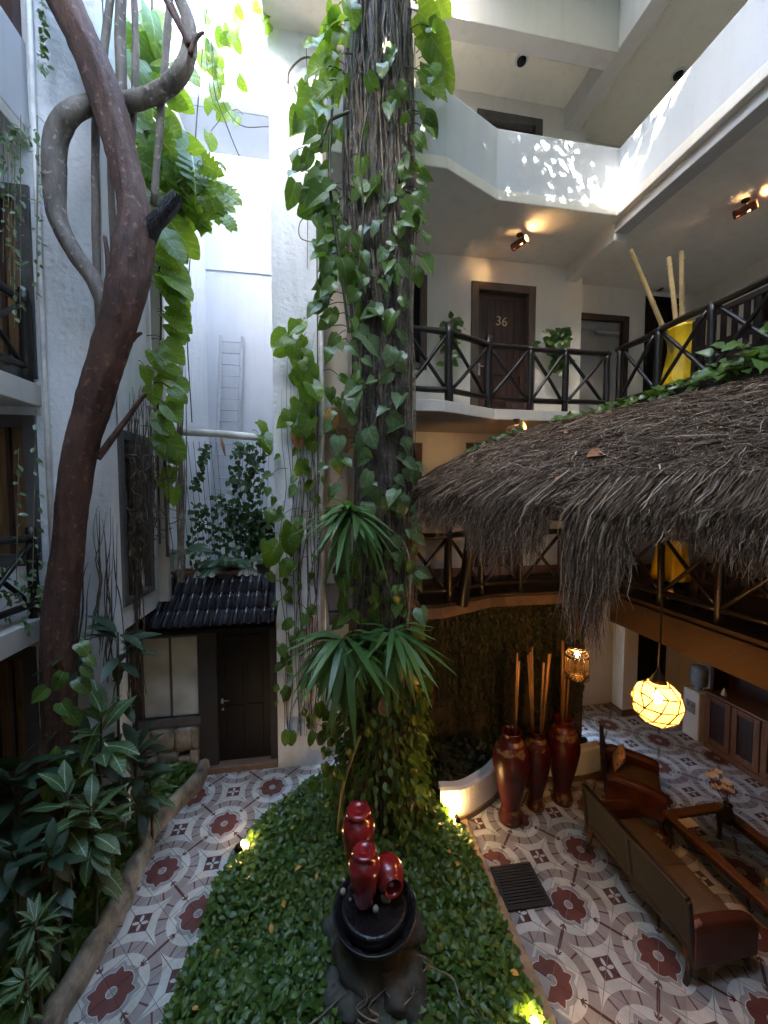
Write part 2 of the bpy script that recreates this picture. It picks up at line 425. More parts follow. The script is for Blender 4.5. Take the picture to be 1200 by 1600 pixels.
M['philo'] = leafmat('bright climbing leaf', (.06, .14, .016), (.1, .205, .026), .32, .5, (.34, .5, .03), veins=(.4, .5, .2), freq=34)
M['variegate'] = plain('cream leaf streak', (.42, .5, .2), .4)
M['strap'] = leafmat('strap leaf', (.055, .135, .04), (.11, .21, .07), .36, .28)
M['dark_leaf'] = leafmat('dark broad leaf', (.018, .042, .02), (.03, .06, .03), .48, .12)
M['croton'] = leafmat('veined leaf', (.045, .095, .032), (.07, .13, .05), .5, .2, veins=(.25, .34, .17), freq=60, amt=.45)
M['rib'] = plain('pale leaf rib', (.32, .42, .24), .5)
M['brownbeam'] = stucco('brown painted beam', (.06, .037, .021), sc=40, bs=.2, stain=.3, dirt=(.06, .04, .03))
M['cover'] = leafmat('ground cover leaf', (.03, .085, .012), (.12, .2, .035), .38, .28)
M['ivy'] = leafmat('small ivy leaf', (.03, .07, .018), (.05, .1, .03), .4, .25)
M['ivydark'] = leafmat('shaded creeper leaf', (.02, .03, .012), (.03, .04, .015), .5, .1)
M['palm'] = leafmat('palm leaflet', (.09, .15, .1), (.13, .2, .14), .4, .25)
M['crown'] = leafmat('crown leaf', (.06, .13, .02), (.09, .17, .03), .4, .4)

def bark(name, c1, c2, sc=5, bs=.7, crack=1.):
    m, nt, b = newmat(name)
    vz = tex(nt, 'Voronoi', sc * 3, 'Position', stretch=(1.6, 1.6, .45), feature='DISTANCE_TO_EDGE')
    nf = tex(nt, 'Noise', 16, 'Position', Detail=5)
    n = tex(nt, 'Noise', sc, 'Position', Detail=8, Roughness=.7, stretch=(2.2, 2.2, .5))
    n2 = tex(nt, 'Noise', 1.7, 'Position', Detail=4)
    c = mixc(nt, ramp(nt, n.outputs[0], [(.35, 0), (.7, 1)]), c1, c2)
    c = mixc(nt, ramp(nt, n2.outputs[0], [(.5, 0), (.72, .5)]), c, [x * 1.7 for x in c1])
    c = mixc(nt, ramp(nt, vz.outputs[0], [(.0, .75 * crack), (.09, 0)]), c, [x * .5 for x in c2])
    c = mixc(nt, ramp(nt, nf.outputs[0], [(.6, 0), (.68, .55)]), c, [min(1, x * 2.3 + .02) for x in c1])
    nt.links.new(c, b.inputs['Base Color']); setp(b, Roughness=.7)
    hb = S(nt, n.outputs[0]) + S(nt, ramp(nt, vz.outputs[0], [(0, 0), (.15, 1)])) * (.5 * crack) + S(nt, nf.outputs[0]) * .3; bump(nt, b, hb.k, bs, .03)
    return m
M['bark'] = bark('red brown bark', (.13, .062, .043), (.034, .015, .011), 6, .9, .12)
M['barkgrey'] = bark('grey branch bark', (.24, .2, .17), (.09, .072, .062), 5, .7, .15)
M['barktrunk'] = bark('fissured grey brown bark', (.125, .105, .085), (.03, .025, .02), 7, 1, .4)

def thatchmat():
    m, nt, b = newmat('weathered thatch')
    g = nt.nodes.new('ShaderNodeNewGeometry')
    c = ramp(nt, g.outputs['Random Per Island'], [(0, (.03, .016, .009)), (.4, (.13, .072, .04)), (.78, (.27, .17, .105)), (1, (.64, .5, .36))])
    nt.links.new(c, b.inputs['Base Color']); setp(b, Roughness=.75); return m
M['thatch'] = thatchmat()
M['thatchbase'] = plain('packed thatch', (.05, .032, .02), .9, var=.4, sc=20, bs=1, bsc=60, stretch=(1, 1, .3))

MOT = .82; FX, FY = 2.7, 3.68                       # side of one printed flower motif, a flower centre
def tilemat():
    m, nt, b = newmat('printed cement tile')
    g = nt.nodes.new('ShaderNodeNewGeometry'); sep = nt.nodes.new('ShaderNodeSeparateXYZ'); nt.links.new(g.outputs['Position'], sep.inputs[0])
    x = S(nt, sep.outputs[0]) - FX; y = S(nt, sep.outputs[1]) - FY
    k = 1 / math.sqrt(2) / MOT
    a = ((x + y) * k + 100.5).fract() - .5; c = ((y - x) * k + 100.5).fract() - .5
    aa, cc = a.abs(), c.abs()
    r = (a * a + c * c).sqrt(); th = c.atan2(a)
    al, ac = aa.mx(cc), aa.mn(cc)
    ph = ac.atan2(al) * (4 / math.pi)                # 0 on the tile axis, 1 on the diagonal
    W, MV, RD, GR, DK = (.58, .575, .54), (.33, .29, .275), (.155, .05, .04), (.33, .33, .33), (.11, .045, .042)
    col = W
    # rings with dashes
    ring = ((r - .435).abs() < .062)
    col = mixc(nt, ring, col, MV)
    dash = (((th * (16 / (2 * math.pi)) + 100.5).fract() - .5).abs() < .055) * ring
    col = mixc(nt, dash, col, DK)
    barm = (ac < .017) * (al > .375)
    col = mixc(nt, barm, col, DK)
    # four-petal square between the circles
    ca, cb = .5 - aa, .5 - cc
    gap = (r > .5)
    line = (ca.mn(cb) < .005) * gap
    col = mixc(nt, line, col, GR)
    sq = (ca + cb < .155)
    col = mixc(nt, sq, col, DK)
    p = (ca + cb) * .7071 - .054; q = (ca - cb) * .7071
    pet = ((p / .043) * (p / .043) + (q / .02) * (q / .02)) < 1
    col = mixc(nt, pet, col, W)
    # flower
    rf = .218 - (ph.mn(.68) * ph.mn(.68)) * .06 + (ph - .68).mx(0) * .19
    col = mixc(nt, r < rf + .055, col, GR)
    col = mixc(nt, r < rf + .01, col, W)
    col = mixc(nt, r < rf, col, RD)
    col = mixc(nt, r < .056, col, W)
    col = mixc(nt, r < .047, col, GR)
    # fleurons
    e1 = (((al - .343) / .034) * ((al - .343) / .034) + (ac / .011) * (ac / .011)) < 1
    e2 = ((ac - (al - .3) * .62).abs() < .0085) * (al > .302) * (al < .36)
    e3 = (ac < .004) * (al > .255) * (al < .32)
    e4 = ((ac - (al - .3) * 1.3).abs() < .008) * (al > .3) * (al < .328)
    col = mixc(nt, e1.mx(e2).mx(e3).mx(e4), col, DK)
    n = tex(nt, 'Noise', 3, 'Position', Detail=7, Roughness=.7)
    n2 = tex(nt, 'Noise', 38, 'Position', Detail=4)
    col = mixc(nt, ramp(nt, n.outputs[0], [(.35, 0), (.75, .85)]), col, mixc(nt, 1., col, (.6, .55, .46), 'MULTIPLY'))
    col = mixc(nt, ramp(nt, n2.outputs[0], [(.5, 0), (.75, .25)]), col, mixc(nt, 1., col, (.6, .6, .6), 'MULTIPLY'))
    oi = nt.nodes.new('ShaderNodeObjectInfo'); hs = nt.nodes.new('ShaderNodeHueSaturation'); nt.links.new((S(nt, oi.outputs['Random']) * .22 + .89).k, hs.inputs['Value']); nt.links.new(col, hs.inputs['Color']); col = hs.outputs[0]
    nt.links.new(col, b.inputs['Base Color'])
    nt.links.new(ramp(nt, n.outputs[0], [(.3, .42), (.7, .68)]), b.inputs['Roughness'])
    bump(nt, b, n2.outputs[0], .05, .005)
    return m
M['tile'] = tilemat()
def bordermat():
    m, nt, b = newmat('tan border with dark spots')
    v = tex(nt, 'Voronoi', 7.5, 'Position', Randomness=.25); n = tex(nt, 'Noise', 9, 'Position', Detail=6)
    c = mixc(nt, ramp(nt, n.outputs[0], [(.35, 0), (.7, 1)]), (.4, .26, .13), (.22, .14, .08))
    c = mixc(nt, ramp(nt, v.outputs[0], [(.28, .85), (.36, 0)]), c, (.06, .045, .035))
    nt.links.new(c, b.inputs['Base Color']); setp(b, Roughness=.7); bump(nt, b, n.outputs[0], .5, .01); return m
M['border'] = bordermat()
def flaked():
    m, nt, b = newmat('red lacquer with flaking gold')
    n = tex(nt, 'Noise', 7, 'Object', Detail=6, Roughness=.7)
    c = mixc(nt, ramp(nt, n.outputs[0], [(.5, 0), (.55, 1)]), (.06, .005, .004), (.2, .12, .055))
    nt.links.new(c, b.inputs['Base Color']); setp(b, Roughness=.35); bump(nt, b, n.outputs[0], .3, .01); return m
M['flaked'] = flaked()
def glassmat(name, col=(1, 1, 1), rough=0., mix=.85):
    m, nt, b = newmat(name)
    t = nt.nodes.new('ShaderNodeBsdfTransparent'); t.inputs[0].default_value = (*col, 1)
    setp(b, Base_Color=(.02, .02, .02, 1), Roughness=rough); mx = nt.nodes.new('ShaderNodeMixShader'); mx.inputs[0].default_value = mix
    nt.links.new(b.outputs[0], mx.inputs[1]); nt.links.new(t.outputs[0], mx.inputs[2])
    nt.links.new(mx.outputs[0], nt.nodes['Material Output'].inputs[0]); return m
M['glass'] = glassmat('clear table glass', (.9, .93, .9), .02, .8)
M['water'] = plain('blue water bottle', (.2, .27, .32), .12, var=.3, sc=5, bs=0)
def frostmat():
    m, nt, b = newmat('frosted window glass')
    n = tex(nt, 'Noise', 1.6, 'Position', Detail=2)
    c = mixc(nt, ramp(nt, n.outputs[0], [(.35, 0), (.65, 1)]), (.3, .3, .265), (.58, .57, .5))
    nt.links.new(c, b.inputs['Base Color']); setp(b, Roughness=.3); return m
M['frost'] = frostmat()
M['bulb'] = emis('glowing bulb', (1, .62, .25), 9)
M['bulb_soft'] = emis('warm bulb', (1, .6, .22), 25)
def capiz():
    m, nt, b = newmat('capiz shell pane')
    n = tex(nt, 'Noise', 9, 'Object', Detail=4)
    setp(b, Roughness=.35)
    nt.links.new(mixc(nt, n.outputs[0], (.62, .42, .2), (.8, .62, .36)), b.inputs['Base Color'])
    t = nt.nodes.new('ShaderNodeBsdfTranslucent'); t.inputs[0].default_value = (.46, .3, .12, 1)
    mx = nt.nodes.new('ShaderNodeMixShader'); mx.inputs[0].default_value = .6
    nt.links.new(b.outputs[0], mx.inputs[1]); nt.links.new(t.outputs[0], mx.inputs[2])
    tr_n = nt.nodes.new('ShaderNodeBsdfTransparent'); tr_n.inputs[0].default_value = (1, .8, .5, 1); m2 = nt.nodes.new('ShaderNodeMixShader'); m2.inputs[0].default_value = .3
    nt.links.new(mx.outputs[0], m2.inputs[1]); nt.links.new(tr_n.outputs[0], m2.inputs[2]); nt.links.new(m2.outputs[0], nt.nodes['Material Output'].inputs[0])
    return m
M['capiz'] = capiz()
# ------------------------------------------------------------------ ground and tiled floors
F1, F2, F3 = 3.04, 5.86, 9.0
struct('ground', MB().box(-150, 150, -150, 150, -.4, -.13), M['soil'])
PATH_R = [(-1.45, 1.6), (-1.42, 3.0), (-1.32, 3.4), (-1.21, 3.97), (-1.2, 4.42), (-.9, 5.21), (-.24, 5.77), (.35, 5.95)]
PATH_L = [(-2.4, 1.6), (-2.36, 3.0), (-2.32, 3.47), (-2.2, 4.45), (-2.27, 5.27), (-1.96, 6.15), (-1.9, 6.5)]
def xat(path, y):
    for (x0, y0), (x1, y1) in zip(path, path[1:]):
        if y0 <= y <= y1: return x0 + (x1 - x0) * (y - y0) / max(1e-6, y1 - y0)
    return None
T = MOT / 4
tile_me = MB()
g = .003
tile_me.prism([(0, -T * .7071 + g), (T * .7071 - g, 0), (0, T * .7071 - g), (-T * .7071 + g, 0)], -.02, 0)
tile_me = tile_me.mesh('tile', M['tile'])
def in_path(x, y):
    if not 1.7 < y < 6.62: return False
    l = xat(PATH_L, min(y, 6.49)); r = xat(PATH_R, min(y, 5.94))
    return l - .12 < x < (r + .1 if y < 5.9 else .32)
def in_patio(x, y): return 1.98 < x < 7.75 and .4 < y < 7.3
def floor(name, inside, poly, box):
    base = struct(name, MB().prism(poly, -.12, -.012), M['grout'])
    cs = []
    s = T * .7071
    for i in range(-60, 60):
        for j in range(-60, 60):
            x = FX + (i - j) * s; y = FY + (i + j + 1) * s
            if box[0] < x < box[1] and box[2] < y < box[3] and inside(x, y): cs.append((x, y))
    cs.sort(key=lambda c: (c[0] - EYE.x) ** 2 + (c[1] - EYE.y) ** 2 + (0 if c[1] > 2.3 and c[0] < c[1] * 1.2 else 500))
    for x, y in cs[:300]: link('tile', tile_me, base, mat=Matrix.Translation((x, y, rnd.uniform(-.0012, .0012))))
    if cs[300:]:
        t = MB(); t.v = [tuple(v.co) for v in tile_me.vertices]; t.f = [tuple(p.vertices) for p in tile_me.polygons]; t.m = [0] * len(t.f)
        k = len(cs) - 300
        P = np.array([(x, y, 0) for x, y in cs[300:]]); o = scatter('far_tiles', t, P, np.tile(np.eye(3), (k, 1, 1)), M['tile'], base, smooth=False); tag(o, kind='stuff')
    return base
floor('garden_path', in_path, [(-2.5, 1.6), (-1.3, 1.6), (-1.1, 4.4), (-.8, 5.1), (-.1, 5.6), (.4, 5.8), (.4, 6.6), (-2.3, 6.6), (-2.5, 5)], (-3, .5, 1.6, 6.6))
floor('patio_floor', in_patio, [(1.95, .3), (7.9, .3), (7.9, 7.35), (1.95, 7.35)], (1.9, 7.9, .3, 7.3))
struct('border_strip', MB().box(1.84, 1.99, 1.0, 4.95, -.1, .035), M['border'], bev=.01)

# beds
def bed_h(x, y):
    d1 = math.hypot(x - .75, y - 5.0); d2 = math.hypot(x - .5, y - 3.35)
    return .03 + .22 * math.exp(-(d1 / .9) ** 2) + .16 * math.exp(-(d2 / .6) ** 2) + .05 * noise.noise(Vector((x * 2, y * 2, 0)))
mb = MB(); nx, ny = 44, 52; idx = {}
for j in range(ny + 1):
    y = 1.6 + (5.95 - 1.6) * j / ny
    xl = xat(PATH_R, y) + .02
    xr = 1.85 if y < 4.75 else 1.85 - (y - 4.75) * .9
    for i in range(nx + 1):
        x = xl + (xr - xl) * i / nx
        e = min(i, nx - i) / nx
        mb.v.append((x, y, bed_h(x, y) * min(1, e * 12) - (.1 if e == 0 else 0)))
for j in range(ny):
    for i in range(nx):
        a = j * (nx + 1) + i; mb.f.append((a, a + 1, a + nx + 2, a + nx + 1)); mb.m.append(0)
struct('centre_bed_soil', mb, M['soil'], smooth=True)
struct('left_bed_soil', MB().prism([(-6, 1.5), (-2.42, 1.5), (-2.38, 3.0), (-2.34, 3.47), (-2.22, 4.45), (-2.3, 5.27), (-2.0, 6.15), (-1.95, 6.5), (-2.56, 6.5), (-2.56, 5.24), (-6, 5.24)], -.1, .1), M['soil'])
# rough stone curb between the path and the left bed, and the low edging of the centre bed
cb = thing('stone_curb', 'rough wavy stone curb edging the tiled path on its left', 'curb', (-2.3, 4.4, 0))
pts = [Vector((x, y, 0)) for x, y in PATH_L]
pp = spline(pts, 8); k = len(pp)
wob = [Vector((.07 * noise.noise(p * 2.3 + Vector((3, 1, 0))) + .03 * noise.noise(p * 6), 0, 0)) for p in pp]
mb = MB()
sec = [(-.1, -.12), (-.1, .16), (-.06, .22), (.0, .24), (.05, .21), (.075, .12), (.08, -.12)]
for i, p in enumerate(pp):
    t = (pp[min(i + 1, k - 1)] - pp[max(0, i - 1)]).normalized(); nr = Vector((t.y, -t.x, 0))
    for a, b in sec:
        q = p + wob[i] + nr * (a + .02 * noise.noise(p * 7 + Vector((a * 9, b * 9, 0)))) + Vector((0, 0, b + .03 * noise.noise(p * 4 + Vector((9, 0, b)))))
        mb.v.append(tuple(q))
n = len(sec)
for i in range(k - 1):
    for j in range(n - 1): mb.f.append((i * n + j, i * n + j + 1, (i + 1) * n + j + 1, (i + 1) * n + j)); mb.m.append(0)
mb.build('curb_stone', M['stone'], cb, smooth=True)
for o_ in [o for o in COL.objects if o.name.startswith('curb_stone')]: o_.name = 'stonework'
eb = thing('bed_edging', 'thin uneven stone edging of the leafy centre bed along the path', 'curb', (-1.2, 4.2, 0))
pe = spline([Vector((x, y, .0)) for x, y in PATH_R[:7]], 8)
mb = MB(); mb.tube([p + Vector((.03 * noise.noise(p * 5), 0, .01)) for p in pe], [.06, .05, .06], 7, jit=.4)
mb.build('stonework', M['stone'], eb, smooth=True)

# ------------------------------------------------------------------ gallery building (back right and right wing)
gb = thing('gallery_building', 'white plastered gallery building with open balconies above the thatched patio roof', 'building', (4.6, 6.8, 0))
def part(name, mb, m, parent=gb, **k): return mb.build(name, m, parent, **k)
WY = 6.8; RX = 8.0
wall = MB()
D36 = (2.73, 3.99, F2, 8.43)
W2 = (1.2, 1.9, 6.8, 8.45); W1 = (1.2, 1.82, 3.84, 5.5); D1 = (2.66, 3.7, F1, 5.52); D3 = (2.8, 4.06, F3, 11.4)
wall_y(wall, WY, .2, .45, 4.95, F1, 11.7, [D36, W2, W1, D1, D3])
part('wall', wall, M['cream'])
GD = (5.15, 6.4, F2, 8.28); DK2 = (6.8, 7.7, F2, 8.75)
wall = MB(); wall_y(wall, 7.3, .2, 4.95, RX, -.1, 11.7, [GD, DK2, (6.7, 7.6, 0, 2.3)]); wall.box(4.75, 4.95, WY + .2, 7.3, 0, 11.7)
part('wall', wall, M['cream'])
wall = MB(); wall_x(wall, RX, .2, -2, 7.5, -.1, 11.7, [(4.7, 6.1, F2, 8.2)]); part('wall', wall, M['cream'])
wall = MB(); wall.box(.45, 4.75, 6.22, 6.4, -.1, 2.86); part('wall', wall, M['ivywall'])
G_OUT = [(.1, 5.1), (1.68, 5.1), (2.58, 5.5), (4.58, 5.5), (4.58, -2)]
def slab(z0, z1, lip, m, name='floor_slab'):
    poly = [(x - (lip if x == 4.58 else 0), y - lip) for x, y in G_OUT[:-1]] + [(4.58 - lip, -2), (RX, -2), (RX, 7.3), (4.95, 7.3), (4.95, WY), (.1, WY)]
    part(name, MB().prism(poly, z0, z1), m, bev=.012)
slab(2.86, F1, 0, [M['brownbeam']]); slab(5.7, F2, .02, M['edge']); slab(8.85, F3, .05, M['cream'])
# F1 brown fascia, patio beam below the wing
mb = MB()
for a, b in zip(G_OUT[:3], G_OUT[1:4]):
    mb.bar((a[0], a[1] - .012, 2.92), (b[0], b[1] - .012, 2.92), .02, .15)
part('fascia', mb, M['brown_edge'])
part('beam', MB().box(4.52, 4.78, -2, 5.35, 2.56, 2.98), M['brownbeam'], bev=.015)
part('unseen_shade_slab', MB().prism([(1.2, 2.9), (2.6, 2.9), (2.6, .25), (RX + .2, .25), (RX + .2, 5.46), (1.2, 5.46)], 12.6, 12.8), M['cream'])  # unseen slab added overhead to cut skylight on the upper right walls
# third floor parapet
par_o = [(.1, 5.1), (1.68, 5.1), (2.58, 5.5), (4.58, 5.5), (4.58, -2)]; par_i = [(.1, 5.23), (1.65, 5.23), (2.55, 5.63), (4.71, 5.63), (4.71, -2)]
part('parapet', MB().prism(par_o + par_i[::-1], F3, 9.9), M['white_smooth'], bev=.03)
# roof above with dropped beams
roof = MB().prism([(-.78, 5.6), (1.0, 5.5), (4.58, 5.5), (4.58, -2), (RX + .2, -2), (RX + .2, 9.7), (-.78, 9.7)], 11.68, 11.9)
ro = part('roof', roof, M['cream'])
part('beam', MB().box(.9, 4.5, 5.48, 5.75, 11.25, 12.5), M['grey_soffit'], bev=.01)
part('beam', MB().box(4.5, 4.78, -2, 6.8, 11.3, 12.5), M['grey_soffit'], bev=.01)
part('beam', MB().box(4.6, 4.82, 5.6, 6.8, 8.58, 8.86), M['cream'], bev=.01)
part('beam', MB().box(4.62, 4.85, -2, 5.6, 8.7, 8.86), M['grey_soffit'], bev=.01)
# tiled skirting on the first floor wall
sk = MB()
for i in range(22): sk.box(.5 + i * .19, .5 + i * .19 + .185, WY - .012, WY, F1, F1 + .16)
part('skirting', sk, plain('terracotta skirting', (.3, .13, .08), .6))

def door_y(parent, h, Y, fw=.14, planks=7, mf='frame', md='door', handle=None, rail=True, deep=.09):
    x0, x1, z0, z1 = h
    d = MB(); a = .1
    d.box(x0, x0 + fw, Y - .03, Y + .12, z0, z1); d.box(x1 - fw, x1, Y - .03, Y + .12, z0, z1); d.box(x0 + fw, x1 - fw, Y - .03, Y + .12, z1 - fw, z1)
    dr = d.build('door', M[mf], parent, bev=.008)
    ix0, ix1, iz1 = x0 + fw, x1 - fw, z1 - fw
    MB().box(ix0, ix1, Y + deep + .03, Y + deep + .06, z0, iz1).build('door_leaf', M[md], dr)
    e = .1
    f = MB(); f.box(ix0, ix0 + e, Y + deep, Y + deep + .04, z0, iz1); f.box(ix1 - e, ix1, Y + deep, Y + deep + .04, z0, iz1)
    f.box(ix0 + e, ix1 - e, Y + deep, Y + deep + .04, iz1 - e, iz1); f.box(ix0 + e, ix1 - e, Y + deep, Y + deep + .04, z0 + .95, z0 + 1.1); f.box(ix0 + e, ix1 - e, Y + deep, Y + deep + .04, z0, z0 + .18)
    f.build('door_stile', M[md], dr, bev=.006)
    w = (ix1 - ix0 - 2 * e) / planks
    for i in range(planks):
        for za, zb in ((z0 + .18, z0 + .95), (z0 + 1.1, iz1 - e)):
            MB().box(ix0 + e + i * w + .004, ix0 + e + (i + 1) * w - .004, Y + deep + .015, Y + deep + .035, za, zb).build('plank', M[md], dr, bev=.006)
    if handle:
        hx = ix0 + .06 if handle < 0 else ix1 - .06
        m = MB(); m.box(hx - .025, hx + .025, Y + deep - .012, Y + deep, z0 + .93, z0 + 1.15); m.bar((hx, Y + deep - .05, z0 + 1.08), (hx + .11, Y + deep - .05, z0 + 1.08), .02); m.bar((hx, Y + deep - .05, z0 + 1.08), (hx, Y + deep, z0 + 1.08), .02)
        m.build('handle', M['metal'], dr, bev=.004)
    return dr
d36 = door_y(gb, D36, WY, planks=6, handle=-1)
tag(d36, 'brown plank door with brass number 36')
fc = bpy.data.curves.new('door_number', 'FONT'); fc.body = '36'; fc.size = .24; fc.extrude = .008; fc.align_x = 'CENTER'
fc.materials.append(plain('brass digits', (.55, .42, .25), .35, metal=.7))
fo = bpy.data.objects.new('digits', fc); COL.objects.link(fo); bpy.context.view_layer.update()
fme = bpy.data.meshes.new_from_object(fo); bpy.data.objects.remove(fo)
link('door_number', fme, d36, mat=Matrix.Translation((3.36, WY + .085, 7.72)) @ Euler((R(90), R(4), 0)).to_matrix().to_4x4())
door_y(gb, D1, WY, planks=6, mf='frame', md='door_black')
door_y(gb, D3, WY, planks=6, mf='frame_grey', handle=None)
def window_y(parent, h, Y, fw=.12, mf='frame', bars=2, pane='dark', label=None):
    x0, x1, z0, z1 = h
    f = MB(); f.box(x0, x0 + fw, Y - .03, Y + .1, z0, z1); f.box(x1 - fw, x1, Y - .03, Y + .1, z0, z1); f.box(x0 + fw, x1 - fw, Y - .03, Y + .1, z1 - fw, z1); f.box(x0 + fw, x1 - fw, Y - .03, Y + .1, z0, z0 + fw)
    w = f.build('window', M[mf], parent, bev=.006)
    b = (x1 - x0 - 2 * fw) / bars
    for i in range(bars):
        MB().box(x0 + fw + i * b + (.004 if i else 0), x0 + fw + (i + 1) * b, Y + .07, Y + .09, z0 + fw, z1 - fw).build('pane', M[pane], w)
        if i: MB().box(x0 + fw + i * b - .02, x0 + fw + i * b + .02, Y + .03, Y + .1, z0 + fw, z1 - fw).build('mullion', M['door'], w)
    MB().box(x0, x1, Y + .101, Y + .11, z0, z1).build('backing', M['dark'], w)
    return w
window_y(gb, W2, WY); window_y(gb, W1, WY)
# grey service door on the second floor, dark cabinet niche, doors of the wing
gd = MB(); gd.box(GD[0], GD[0] + .06, 7.26, 7.4, F2, GD[3]); gd.box(GD[1] - .14, GD[1], 7.26, 7.4, F2, GD[3]); gd.box(GD[0] + .06, GD[1] - .14, 7.26, 7.4, GD[3] - .12, GD[3])
go = gd.build('door', M['door'], gb, bev=.006); tag(go, 'plain grey metal door with a closer arm')
MB().box(GD[0] + .06, GD[1] - .14, 7.36, 7.42, F2, GD[3] - .3).build('door_leaf', M['grey_door'], go)
MB().box(GD[0] + .06, GD[1] - .14, 7.34, 7.4, GD[3] - .3, GD[3] - .12).build('transom', M['grey_door'], go)
MB().box(GD[0] + .5, GD[0] + 1.05, 7.28, 7.35, GD[3] - .38, GD[3] - .33).build('door_closer', M['metal'], go)
door_y(gb, DK2, 7.3, planks=4, mf='door_black', md='door_black', fw=.08)
door_y(gb, (6.7, 7.6, 0, 2.3), 7.3, planks=4, mf='door_black', md='door_black', fw=.08)
dx = MB(); dx.box(RX - .03, RX + .1, 4.7, 4.84, F2, 8.2); dx.box(RX - .03, RX + .1, 5.96, 6.1, F2, 8.2); dx.box(RX - .03, RX + .1, 4.84, 5.96, 8.06, 8.2)
dxo = dx.build('door', M['door'], gb, bev=.006)
MB().box(RX + .08, RX + .12, 4.84, 5.96, F2, 8.06).build('door_leaf', M['door'], dxo)
# ground floor white pillar
gp = thing('white_pillar', 'slim white square pillar under the gallery beside the dark doorway', 'pillar', (6.3, 6.95, 0))
MB().box(6.1, 6.44, 6.8, 7.1, .12, 2.86).build('shaft', M['cream'], gp, bev=.015); MB().box(6.07, 6.47, 6.77, 7.13, 0, .12).build('base', M['brown_edge'], gp)
tag(MB().box(7.1, 7.3, 7.255, 7.262, 1.75, 1.95).build('notice', M['paper']), 'small pale printed notice on the dark doorway under the gallery', 'notice')

# ------------------------------------------------------------------ log railings
def logpost(parent, p, z0, z1, r, name='post'):
    a = Vector((p[0], p[1], z0)); b = Vector((p[0] + rnd.uniform(-.012, .012), p[1], z1)); m = a.lerp(b, .5) + Vector((rnd.uniform(-.012, .012), 0, 0))
    return MB().tube(spline([a, m, b], 4), [r * 1.05, r, r * .97], 9, jit=.18, seed=rnd.random() * 50).build(name, M['log'], parent, smooth=True)
def logbar(parent, a, b, r, name):
    a, b = Vector(a), Vector(b); m = a.lerp(b, rnd.uniform(.35, .65)) + Vector((rnd.uniform(-.008, .008), rnd.uniform(-.008, .008), rnd.uniform(-.015, .015)))
    return MB().tube(spline([a, m, b], 4), r, 8, jit=.2, seed=rnd.random() * 50).build(name, M['log'], parent, smooth=True)
def railing(label, pts, z, tall=(), h=.98, low=.17, r=.046):
    t = thing('log_railing', label, 'railing', (*pts[0], z), group='log railings of the balconies')
    for i, p in enumerate(pts):
        hh = h + .1 if i in tall else h
        logpost(t, p, z, z + hh, .058 if i in tall else .046)
    for p, q in zip(pts, pts[1:]):
        a, b = Vector((*p, z)), Vector((*q, z)); d = (b - a).normalized() * .05
        up = Vector((0, 0, 1))
        logbar(t, a - d + up * (h - .03), b + d + up * (h - .03), r, 'rail')
        logbar(t, a + up * low, b + up * low, r * .92, 'rail')
        o = Vector((d.y, -d.x, 0)).normalized() * .022
        logbar(t, a + d + o + up * (low + .03), b - d + o + up * (h - .08), .026, 'brace')
        logbar(t, a + d - o + up * (h - .08), b - d - o + up * (low + .03), .026, 'brace')
    return t
railing('dark log railing with crossed braces in front of door 36', [(.5, 5.17), (1.15, 5.17), (1.78, 5.2), (2.5, 5.53), (3.2, 5.57), (3.8, 5.57), (4.52, 5.57)], F2, tall=(2, 3))
railing('dark log railing climbing past the yellow vase on the second floor', [(4.65, 5.45), (4.65, 4.75), (4.65, 4.0), (4.65, 3.2), (4.65, 2.4), (4.65, 1.6)], F2, h=1.02)
railing('dark log railing half hidden by hanging thatch on the first floor', [(.5, 5.17), (1.15, 5.17), (1.79, 5.2), (2.42, 5.5), (3.1, 5.57), (3.8, 5.57), (4.52, 5.57)], F1, tall=(2,))
railing('dark log railing above the patio beam beside the slatted bench', [(4.68, 5.45), (4.68, 4.6), (4.68, 3.8), (4.68, 3.0), (4.68, 2.2)], F1)

# ------------------------------------------------------------------ stucco pillar left of the trunk, rear yard
pl = thing('stucco_pillar', 'tall rough white stucco pillar overgrown with hanging vines', 'pillar', (-.3, 6.5, 0))
MB().box(-.73, .0, 6.4, 9.6, -.1, 11.68).build('shaft', M['rough'], pl)
MB().box(.0, .47, 6.62, 7.0, -.1, 11.68).build('return_wall', M['tan'], pl)
MB().tube([(.03, 6.38, .1), (.03, 6.38, 11.6)], .045, 10).build('drain_pipe', M['pipe'], pl, smooth=True)
rw = thing('rear_wall', 'bright white yard wall behind the leaning ladder', 'wall', (-1.6, 9.6, 0))
MB().box(-4, 1.0, 9.6, 9.9, 0, 9.7).build('wall', M['white_smooth'], rw)
MB().box(-4, 1.0, 9.56, 9.9, 9.7, 9.78).build('ledge', M['white_smooth'], rw)
MB().box(-4, 1.0, 9.62, 9.9, 9.78, 13.1).build('wall', M['white_smooth'], rw)
br = thing('bridge_wall', 'weathered white parapet bridging the gap high behind the vines', 'wall', (-1.6, 7.7, 11.6))
MB().box(-2.55, -.73, 7.68, 7.86, 11.68, 12.86).build('upstand', M['cream'], br, bev=.02)
MB().box(-2.55, -.73, 7.87, 8.85, 11.68, 11.86).build('floor_slab', M['white_smooth'], br)
tr = MB().box(-2.55, -.73, 6.86, 9.56, 2.75, 3.0); tag(tr.build('roof_terrace', M['tan']), 'flat terrace behind the small tiled porch roof', 'terrace')

